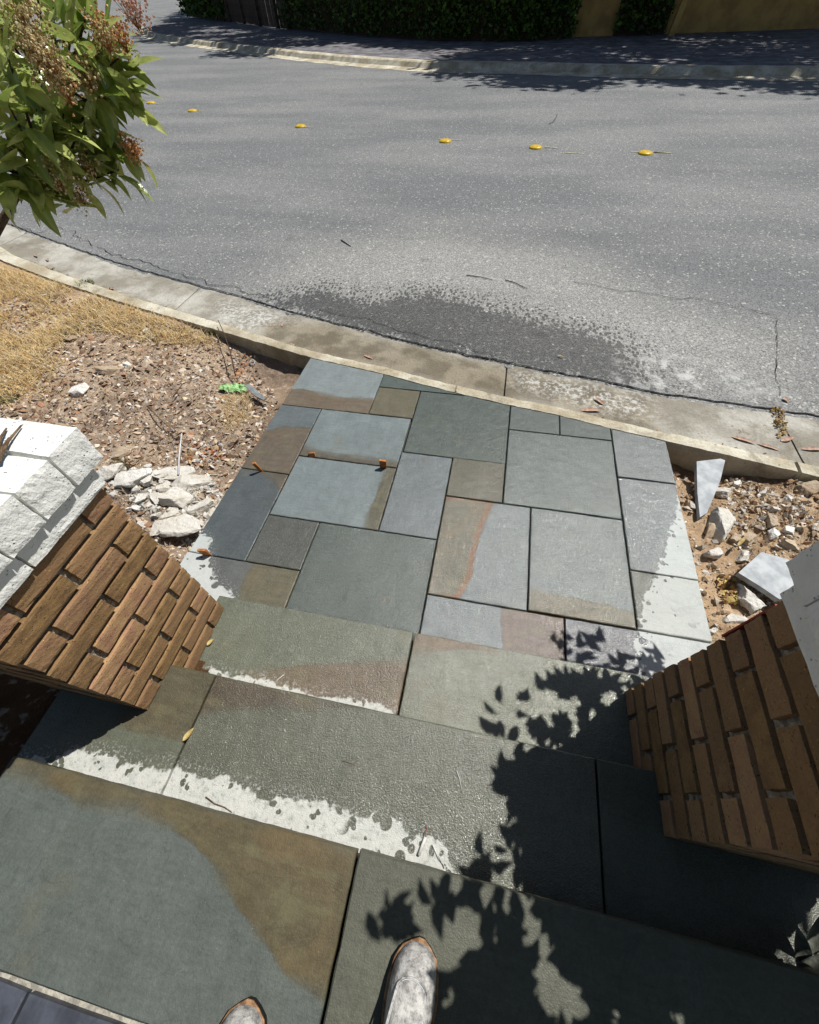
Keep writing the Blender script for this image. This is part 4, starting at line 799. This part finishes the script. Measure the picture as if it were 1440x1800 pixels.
XX = np.r_[-24:-6:.5, -6:14:.5, 14:41:3]
for x in XX: V += [(x, fky(x) + .95 + (60 if x < -18 else 40) * t, .018 + .01 * nz(x, t * 30, 0, .6)) for t in (0, .02, .05, .1, .2, .4, 1)]
me = mesh('far_footpath', V, [(i * 7 + j, (i + 1) * 7 + j, (i + 1) * 7 + j + 1, i * 7 + j + 1) for i in range(len(XX) - 1) for j in range(6)], M['verge']); struct('far_footpath', me)
# board fence
f0 = at(385, 36, 0); f1 = at(508, 53, 0); fr = empty('board_fence', (f0.x, f0.y, 0), 'weathered upright board fence beyond the road, left of the hedge', 'fence')
n = 54; bmv, bmf = bx(-.085, .085, -.012, .012, 0, 2.6); bme = [mesh('fence_board', [(x + random.uniform(-.004, .004), y, z) for x, y, z in bx(-w, w, -.012, .012, 0, h)[0]], bmf, M['fence']) for w, h in ((.085, 2.6), (.078, 2.56), (.082, 2.64))]
ang = math.atan2(f1.y - f0.y, f1.x - f0.x)
for i in range(n):
    q = (f1 - f0) * (i + .5) / n; q.y += random.uniform(-.015, .015); link('fence_board', random.choice(bme), fr, (q.x, q.y, .03), (0, random.uniform(-.006, .006), ang))
for i in range(0, n + 1, 12):
    q = (f1 - f0) * min(1, i / n); v, f = bx(-.11, .11, -.10, .05, 0, 2.75); link('fence_post', mesh('fence_post', v, f, M['fence']), fr, (q.x, q.y - .06, 0), (0, 0, ang))
# foliage mass builder: two-triangle leaves
def leafmass(name, centers, size, cols, droop=.3, m='foliage', parent=None):
    V = []; F = []; T = []
    for c in centers:
        s = size * random.uniform(.6, 1.3); R = Euler((random.uniform(-PI, PI) * droop * 2, random.uniform(-.9, .9), random.uniform(0, 2 * PI))).to_matrix(); k = len(V); w = s * random.uniform(.28, .4)
        for q in ((0, 0, 0), (s * .5, w, .08 * s), (s, 0, -.1 * s), (s * .5, -w, .08 * s)): V.append(tuple(Vector(c) + R @ Vector(q)))
        F += [(k, k + 1, k + 2), (k, k + 2, k + 3)]; cc = np.array(lin(*random.choice(cols))) * random.uniform(.7, 1.2); T += [cc, cc]
    me = mesh(name, V, F, M[m]); cattr(me, 'tint', T); return link(name, me, parent)
HG = [(70, 96, 34), (96, 128, 44), (54, 78, 30), (112, 140, 54)]
def hedge(p0, p1, h, thick, n, label, z0=0., size=.16, base=True):
    d = (p1 - p0); L = d.length; d.normalize(); s = Vector((-d.y, d.x, 0)); root = empty('hedge', ((p0 + p1) / 2)[:2] + (0,), label, 'hedge'); o = (p0 + p1) / 2; Cn = []
    for _ in range(n):
        t = random.random() * L; z = z0 + (h - z0) * random.random() ** .8; bulge = .22 * nz(t, z, 0, .9) + .1 * nz(t, z, 3, 3)
        w = random.random() ** 2 * .5 if random.random() < .75 else random.random() * thick; q = p0 + d * t + s * (w - bulge) + Vector((0, 0, z + .1)); Cn.append(q - Vector((o.x, o.y, 0)))
    f = leafmass('foliage', Cn, size, HG, .5, parent=root); f['kind'] = 'stuff'
    P_ = [p0 + s * .35, p1 + s * .35, p1 + s * thick, p0 + s * thick]; V = [(p_.x - o.x, p_.y - o.y, z) for z in (z0, h - .15) for p_ in P_]
    link('branch_core', mesh('branch_core', V, [(3, 2, 1, 0), (4, 5, 6, 7), (0, 1, 5, 4), (1, 2, 6, 5), (2, 3, 7, 6), (3, 0, 4, 7)], M['bark']), root); return root
hp = [at(496, 53, 0), at(640, 66, 0), at(770, 74, 0), at(905, 76, 0), at(1010, 70, 0)]
hl = ['tall clipped dark green hedge directly right of the board fence', 'dark hedge stretch above the far kerb, left of the middle', 'dark hedge stretch above the dappled footpath', 'dark hedge stretch left of the ochre wall opening']
for a, b, l in zip(hp[:-1], hp[1:], hl): hedge(a, b, 2.8, 1.3, 5200, l)
a, b = at(1080, 66, 0), at(1172, 63, 0); hedge(a, b, 2.6, 1.2, 2600, 'dark climbing shrub between the two stretches of ochre wall')
hedge(at(1190, 60, 0) + Vector((0, 0, 0)), at(1500, 52, 0), 3.2, 1.0, 4800, 'ivy hanging over the top of the long ochre wall', z0=1.0)
hedge(at(320, 28, 0), at(392, 40, 0), 2.6, 2.2, 2600, 'dark bushes behind the footpath, left of the board fence', size=.3)
w0, w1 = at(1005, 68, 0), at(1640, 46, 0); d = (w1 - w0).normalized(); s = Vector((-d.y, d.x, 0)); wl = empty('rendered_wall', (w0.x, w0.y, 0), 'ochre rendered garden wall behind the far footpath', 'wall'); L = (w1 - w0).length
v, f = bx(0, L, .28, .5, -.1, 1.9); link('wall_body', mesh('wall_body', v, f, M['render']), wl, (0, 0, 0), (0, 0, math.atan2(d.y, d.x)))
q = at(1178, 64, 0); v, f = bx(-.09, .09, -.15, .12, 0, 1.9); tag(link('timber_post', mesh('timber_post', v, f, M['render']), None, (q.x, q.y, 0), (0, .12, 0)), 'pale slanting timber post before the ochre wall', 'post')

# ------------------------------------------------------------------ trees whose canopies shade the far footpath
def tree(bx_, by_, targets, label, n, size, h=(9, 13), trunk=.28):
    root = empty('tree', (bx_, by_, 0), label, 'tree', 'tall trees behind the hedge'); Cn = []; tips = []
    for k in range(n):
        tx, ty = random.choice(targets)
        c = Vector((tx, ty, 0)) + Vector((random.gauss(0, .42), random.gauss(0, .42), 0)); c += SUN * random.uniform(*h) / SUN.z * 1.0
        Cn.append(c - root.location)
        if k % 260 == 0: tips.append(c - root.location)
    f = leafmass('crown', Cn, size, HG, .5, parent=root); f['kind'] = 'stuff'
    tube('trunk', [(0, 0, -.1), (.1, 0, 2.5), (0, .1, 5), (.2, 0, h[0] - 1)], trunk, trunk * .5, 'bark', root, 10)
    for t_ in tips: tube('branch', [(0, .05, 4.6), (t_.x * .45, t_.y * .45, (4.6 + t_.z) * .55), tuple(t_)], .09, .02, 'bark', root, 6)
    return root
def shade_pts(reg, n):
    P_ = poly(reg, -.05); b = np.array(P_); o = []
    while len(o) < n:
        x, y = random.uniform(*b[:, 0][[b[:, 0].argmin(), b[:, 0].argmax()]]), random.uniform(*b[:, 1][[b[:, 1].argmin(), b[:, 1].argmax()]])
        if inpoly(x, y, P_) and nz(x, y, 0, .9) > -.32: o.append((x, y))
    return o
tree(14.5, 27, shade_pts([(1130, 70), (1440, 60), (1600, 60), (1600, 155), (1440, 146), (1330, 146), (1240, 140), (1130, 128)], 170), 'tall tree behind the ochre wall shading the right of the footpath', 9500, .34)
tree(7.5, 29, shade_pts([(850, 82), (1130, 70), (1150, 135), (1050, 140), (960, 145), (900, 138), (820, 134), (770, 122)], 170), 'tall tree behind the hedge shading the middle of the far kerb', 9000, .34)
tree(-2.5, 31, shade_pts([(560, 66), (860, 80), (850, 92), (780, 92), (700, 86), (600, 80)], 90), 'tall tree behind the hedge left of the middle', 4200, .34)
tree(-10, 37, shade_pts([(400, 46), (560, 62), (600, 80), (520, 86), (470, 84), (450, 96), (400, 92), (380, 90), (390, 76), (410, 60)], 90), 'tall tree behind the board fence', 6000, .36)
tree(-20, 48, shade_pts([(250, 66), (300, 30), (340, 8), (400, 40), (410, 66), (340, 74), (300, 70)], 130), 'tall tree beyond the bushes at the left end of the fence', 9000, .5)

# ------------------------------------------------------------------ flowering shrub at upper left
sh = empty('flowering_shrub', (-2.75, 1.0, -.03), 'large glossy leaved shrub with fading orange flower heads at upper left', 'shrub'); SO = sh.location
SPR = [(40, 30, 1.5), (100, 20, 1.6), (160, 30, 1.55), (200, 60, 1.6), (215, 110, 1.6), (180, 100, 1.5), (130, 80, 1.45), (70, 90, 1.4), (20, 110, 1.35), (20, 190, 1.35), (70, 200, 1.45), (120, 190, 1.5), (170, 180, 1.5), (205, 165, 1.6), (225, 185, 1.65), (190, 220, 1.6), (150, 240, 1.5),
       (100, 250, 1.45), (40, 260, 1.4), (10, 310, 1.45), (60, 300, 1.5), (110, 300, 1.5), (160, 290, 1.55), (205, 290, 1.6), (235, 290, 1.65), (215, 320, 1.6), (170, 320, 1.6), (90, 345, 1.55), (50, 340, 1.5), (140, 140, 1.7), (60, 150, 1.7), (100, 120, 1.6), (10, 60, 1.5), (190, 20, 1.7), (-60, 120, 1.5), (-60, 240, 1.5), (-90, 330, 1.6), (-120, 60, 1.6), (60, -60, 1.7), (150, -60, 1.7), (20, 350, 1.45), (140, 60, 1.8), (30, 230, 1.7), (90, 220, 1.75), (60, 20, 1.8), (110, 50, 1.8), (165, 140, 1.8), (10, 150, 1.8), (235, 130, 1.62), (225, 145, 1.62), (30, 280, 1.7), (130, 265, 1.7), (-20, 20, 1.55), (-30, 180, 1.5), (-20, 300, 1.5)]
lm = [leafm(random.uniform(.055, .088), random.uniform(.026, .036), random.uniform(-.2, .5), random.uniform(.15, .55), M['leaf'], 50 + i) for i in range(10)]
nleaf = 0; extraL = []
hub = Vector((-2.2, 1.0, .95)) - SO
forks = [along(-60, 200, 1.62) - SO, along(-40, 60, 1.7) - SO, along(60, 285, 1.55) - SO, along(70, 130, 1.66) - SO]
tube('trunk', [Vector((0, 0, -.05)), Vector((.05, -.05, .5)), hub], .03, .018, 'bark', sh, 8)
for q in forks: tube('branch', [hub, (hub + q) / 2 + Vector((0, 0, -.04)), q], .014, .008, 'bark', sh)
for (x, y, dst) in SPR:
    if dst > 1.69 and random.random() < .55: continue
    y -= 22 if y > 200 else 8; x -= 6
    tip = along(x, y, dst) - SO; fk_ = min(forks, key=lambda q: (q - tip).length); mid_ = (fk_ + tip) / 2 + Vector((0, 0, -.03)); tube('twig', [fk_, mid_, tip], .005, .0018, 'bark', sh, 5)
    ax = (tip - mid_).normalized(); ax = (ax + Vector((random.gauss(0, .3), random.gauss(0, .3), random.gauss(.1, .3)))).normalized()
    for k in range(11):
        b_ = tip - ax * (k // 2) * .017 + Vector((random.gauss(0, .006), random.gauss(0, .006), random.gauss(0, .006)))
        rd = Matrix.Rotation(k * 2.4 + random.uniform(-.4, .4), 3, ax) @ ax.orthogonal().normalized(); dr = (rd * random.uniform(.6, 1.1) + ax * random.uniform(.2, 1.) + Vector((0, 0, -.12 + random.gauss(0, .35)))).normalized()
        yv = dr.cross(Vector((0, 0, 1)) + Vector((random.gauss(0, .3), random.gauss(0, .3), 0))).normalized() * -1; zv = dr.cross(yv); R = Matrix((dr, yv, zv)).transposed()
        inview = x > -30 and y > -30
        if inview and nleaf < 300 and k < 9:
            o = link('leaf', random.choice(lm), sh, b_, R.to_euler()); nleaf += 1
        else: extraL.append((b_, R))
V = []; F = []; vn = []
for b_, R in extraL:
    me = random.choice(lm); k = len(V); V += [b_ + R @ v_.co for v_ in me.vertices]; F += [tuple(k + i for i in p_.vertices) for p_ in me.polygons]; vn += [1. if i % 5 == 2 else 0. for i in range(len(me.vertices))]
me = mesh('foliage', V, F, M['leaf'], True); fattr(me, 'vein', vn); link('foliage', me, sh)['kind'] = 'stuff'
def flower(px, py, dst, r, cols, n):
    c = along(px, py, dst) - SO; V = []; F = []; T = []
    for _ in range(n):
        q = Vector((random.gauss(0, r * .42), random.gauss(0, r * .42), random.gauss(0, r * .5))); p_ = c + q; k = len(V); u = Vector((random.gauss(0, 1), random.gauss(0, 1), random.gauss(0, 1))).normalized(); w_ = u.orthogonal().normalized(); s = random.uniform(.002, .0038)
        V += [p_ + u * s, p_ + w_ * s, p_ - u * s, p_ - w_ * s, p_ + u.cross(w_) * s]; F += [(k, k + 1, k + 4), (k + 1, k + 2, k + 4), (k + 2, k + 3, k + 4), (k + 3, k, k + 4)]; cc = np.array(lin(*random.choice(cols))) * random.uniform(.7, 1.2); T += [cc] * 4
    for _ in range(26):
        q = Vector((random.gauss(0, r * .4), random.gauss(0, r * .4), random.gauss(0, r * .45))); k = len(V); b0 = c - Vector((0, 0, r)); s = Vector((.0007, 0, 0)); V += [b0 - s, b0 + s, c + q + s, c + q - s]; F.append((k, k + 1, k + 2, k + 3)); T.append(np.array(lin(150, 104, 60)))
    me = mesh('flower_head', V, F, M['flower']); cattr(me, 'tint', T); link('flower_head', me, sh)['kind'] = 'stuff'
OR = [(232, 176, 120), (216, 150, 96), (240, 204, 150)]; CR = [(226, 206, 156), (206, 182, 130), (176, 150, 104), (240, 228, 186)]; PK = [(236, 200, 184), (222, 170, 150), (240, 216, 196)]
for a in ((232, 262, 1.55, .026, OR, 240), (102, 138, 1.32, .036, CR + OR[:1], 240), (60, 80, 1.32, .036, CR, 240), (85, 105, 1.3, .03, CR, 180), (180, 58, 1.45, .03, OR + CR, 220), (232, 15, 1.55, .034, PK, 260), (212, 62, 1.5, .026, OR, 180), (95, 305, 1.42, .035, CR, 300), (135, 335, 1.5, .03, CR, 180), (40, 20, 1.4, .05, CR, 400), (150, 290, 1.5, .03, CR, 150), (150, 130, 1.45, .03, CR, 200)): flower(*a)

# ------------------------------------------------------------------ tree over the right pier: its leaves throw the dappled shade on the steps
ot = empty('overhanging_shrub', (2.6, .1, .25), 'leafy shrub standing right of the shaded pier, outside the view', 'shrub'); OO = ot.location; tgt = []
def outside(p):
    c = RW.transposed() @ (p - Vector((0, 0, CAM_H)))
    if c.z > -.02: return True
    x, y = 720 + FPX * c.x / -c.z, 900 - FPX * c.y / -c.z; return x > 1560 or y < -120
def lift(x, y, z, extra):                             # nearest height on the sun's line that stays clear of the view
    t = .7
    while not outside(Vector((x, y, z)) + SUN * t): t += .04
    return Vector((x, y, z)) + SUN * (t + random.uniform(.02, extra))
def shade(reg, z, n, holes, extra, sz, spikes=1.):
    P_ = poly(reg, z); b = np.array(P_); Hh = [(at(hx, hy, z), hr * (at(hx + 10, hy, z) - at(hx, hy, z)).length / 10) for hx, hy, hr in holes]; k = 0; tries = 0
    while k < n and tries < n * 60:
        tries += 1; x, y = random.uniform(b[:, 0].min(), b[:, 0].max()), random.uniform(b[:, 1].min(), b[:, 1].max())
        if sd_poly(np.array([x]), np.array([y]), P_)[0] < .018 or any(math.hypot(x - h_.x, y - h_.y) < r * random.uniform(.9, 1.5) + sz * .2 for h_, r in Hh): continue
        tgt.append((lift(x, y, z, extra), sz * random.uniform(.7, 1.1), None)); k += 1
    for i in range(len(P_)):                          # single leaves fringing the clump
        a, c = Vector((*P_[i], 0)), Vector((*P_[(i + 1) % len(P_)], 0)); L = (c - a).length; m_ = max(1, int(L / .026 * spikes)); d_ = (c - a).normalized(); nn = Vector((d_.y, -d_.x, 0)); mid = (a + c) / 2 + nn * .01
        if inpoly(mid.x, mid.y, P_): nn = -nn
        for q in range(m_):
            if random.random() < .3: continue
            e = a + (c - a) * (q + random.random()) / m_; o_ = (nn + d_ * random.gauss(0, .6)).normalized(); e = e + o_ * random.uniform(-.018, .010)
            tgt.append((lift(e.x, e.y, z, extra), random.uniform(.055, .085), math.atan2(o_.y, o_.x)))
shade([(975, 1125), (1000, 1108), (1012, 1125), (1050, 1108), (1062, 1116), (1030, 1140), (1040, 1165), (1075, 1160), (1110, 1152), (1125, 1172), (1150, 1140), (1162, 1142), (1172, 1168), (1200, 1172), (1180, 1200), (1060, 1190), (1005, 1170)], 0, 34, [(1085, 1135, 18)], .12, .06)
shade([(850, 1275), (882, 1222), (930, 1205), (985, 1178), (1040, 1184), (1150, 1200), (1150, 1340), (990, 1310), (920, 1300), (858, 1285)], .15, 900, [(950, 1225, 16), (990, 1238, 9), (1012, 1235, 10), (1075, 1230, 13), (962, 1248, 12), (1045, 1262, 8), (1010, 1262, 7), (890, 1262, 15), (1015, 1290, 10), (1022, 1178, 7), (905, 1240, 12), (935, 1250, 9), (975, 1222, 7), (1100, 1215, 6), (970, 1270, 6), (920, 1275, 6)], .15, .055)
shade([(878, 1345), (915, 1322), (945, 1330), (940, 1450), (910, 1540), (815, 1545), (842, 1495), (905, 1445), (895, 1400), (872, 1365)], .3, 130, [(898, 1500, 9), (880, 1420, 12), (862, 1505, 8)], .25, .06)
shade([(650, 1640), (680, 1600), (705, 1562), (730, 1590), (760, 1568), (800, 1560), (830, 1550), (890, 1580), (860, 1600), (800, 1600), (740, 1620), (705, 1655)], .45, 44, [(725, 1580, 12), (780, 1590, 16), (850, 1575, 10)], .3, .06)
shade([(805, 1690), (835, 1645), (900, 1600), (920, 1560), (1000, 1590), (1440, 1700), (1440, 1860), (800, 1860), (795, 1760)], .45, 1300, [(930, 1620, 17), (962, 1652, 12), (985, 1755, 30), (950, 1740, 14), (1082, 1790, 12), (1192, 1788, 12), (790, 1640, 40), (850, 1625, 25), (1010, 1765, 20), (960, 1700, 8), (925, 1655, 8)], .4, .075)
shade([(720, 1690), (785, 1700), (800, 1860), (745, 1860)], .45, 22, [], .4, .06, .5)
for _ in range(5200): tgt.append((Vector((random.uniform(-1.6, 3.2), random.uniform(-3.6, -1.1), random.uniform(2.2, 4.2))), .14, None))   # unseen leaves added behind the viewer to block skylight
# thick crown further right closes the shade over the right-hand bed
for _ in range(1500): tgt.append((Vector((random.uniform(1.5, 3.2), random.uniform(-.6, .9), random.uniform(1.95, 2.9))), .08, None))
V = []; F = []; T = []
for c, s, az_ in tgt:
    R = Euler((random.gauss(0, .4), random.gauss(0, .4), random.uniform(0, 2 * PI) if az_ is None else az_)).to_matrix(); k = len(V); w_ = s * random.uniform(.2, .28); c = c - OO
    for q in ((-.5 * s, 0, 0), (-.2 * s, w_ * .9, .01), (.15 * s, w_ * .8, .01), (.55 * s, 0, -.01), (.15 * s, -w_ * .8, .01), (-.2 * s, -w_ * .9, .01)): V.append(c + R @ Vector(q))
    F += [tuple(range(k, k + 6))]; T += [np.array(lin(*random.choice(HG)))]
me = mesh('foliage', V, F, M['foliage']); cattr(me, 'tint', T); link('foliage', me, ot)['kind'] = 'stuff'
hb_ = Vector((-.1, .1, 1.7)); tube('trunk', [Vector((0, 0, -.1)), Vector((.05, 0, .8)), hb_], .05, .03, 'bark', ot, 8)
for q in ((1.9, .9, 2.05), (1.5, .4, 2.2), (1.2, .2, 2.2), (1.7, -.2, 2.4), (1.0, .75, 2.1)):
    e = Vector(q) - OO; tube('branch', [hb_, (hb_ + e) / 2 + Vector((0, 0, .12)), e], .018, .006, 'bark', ot)
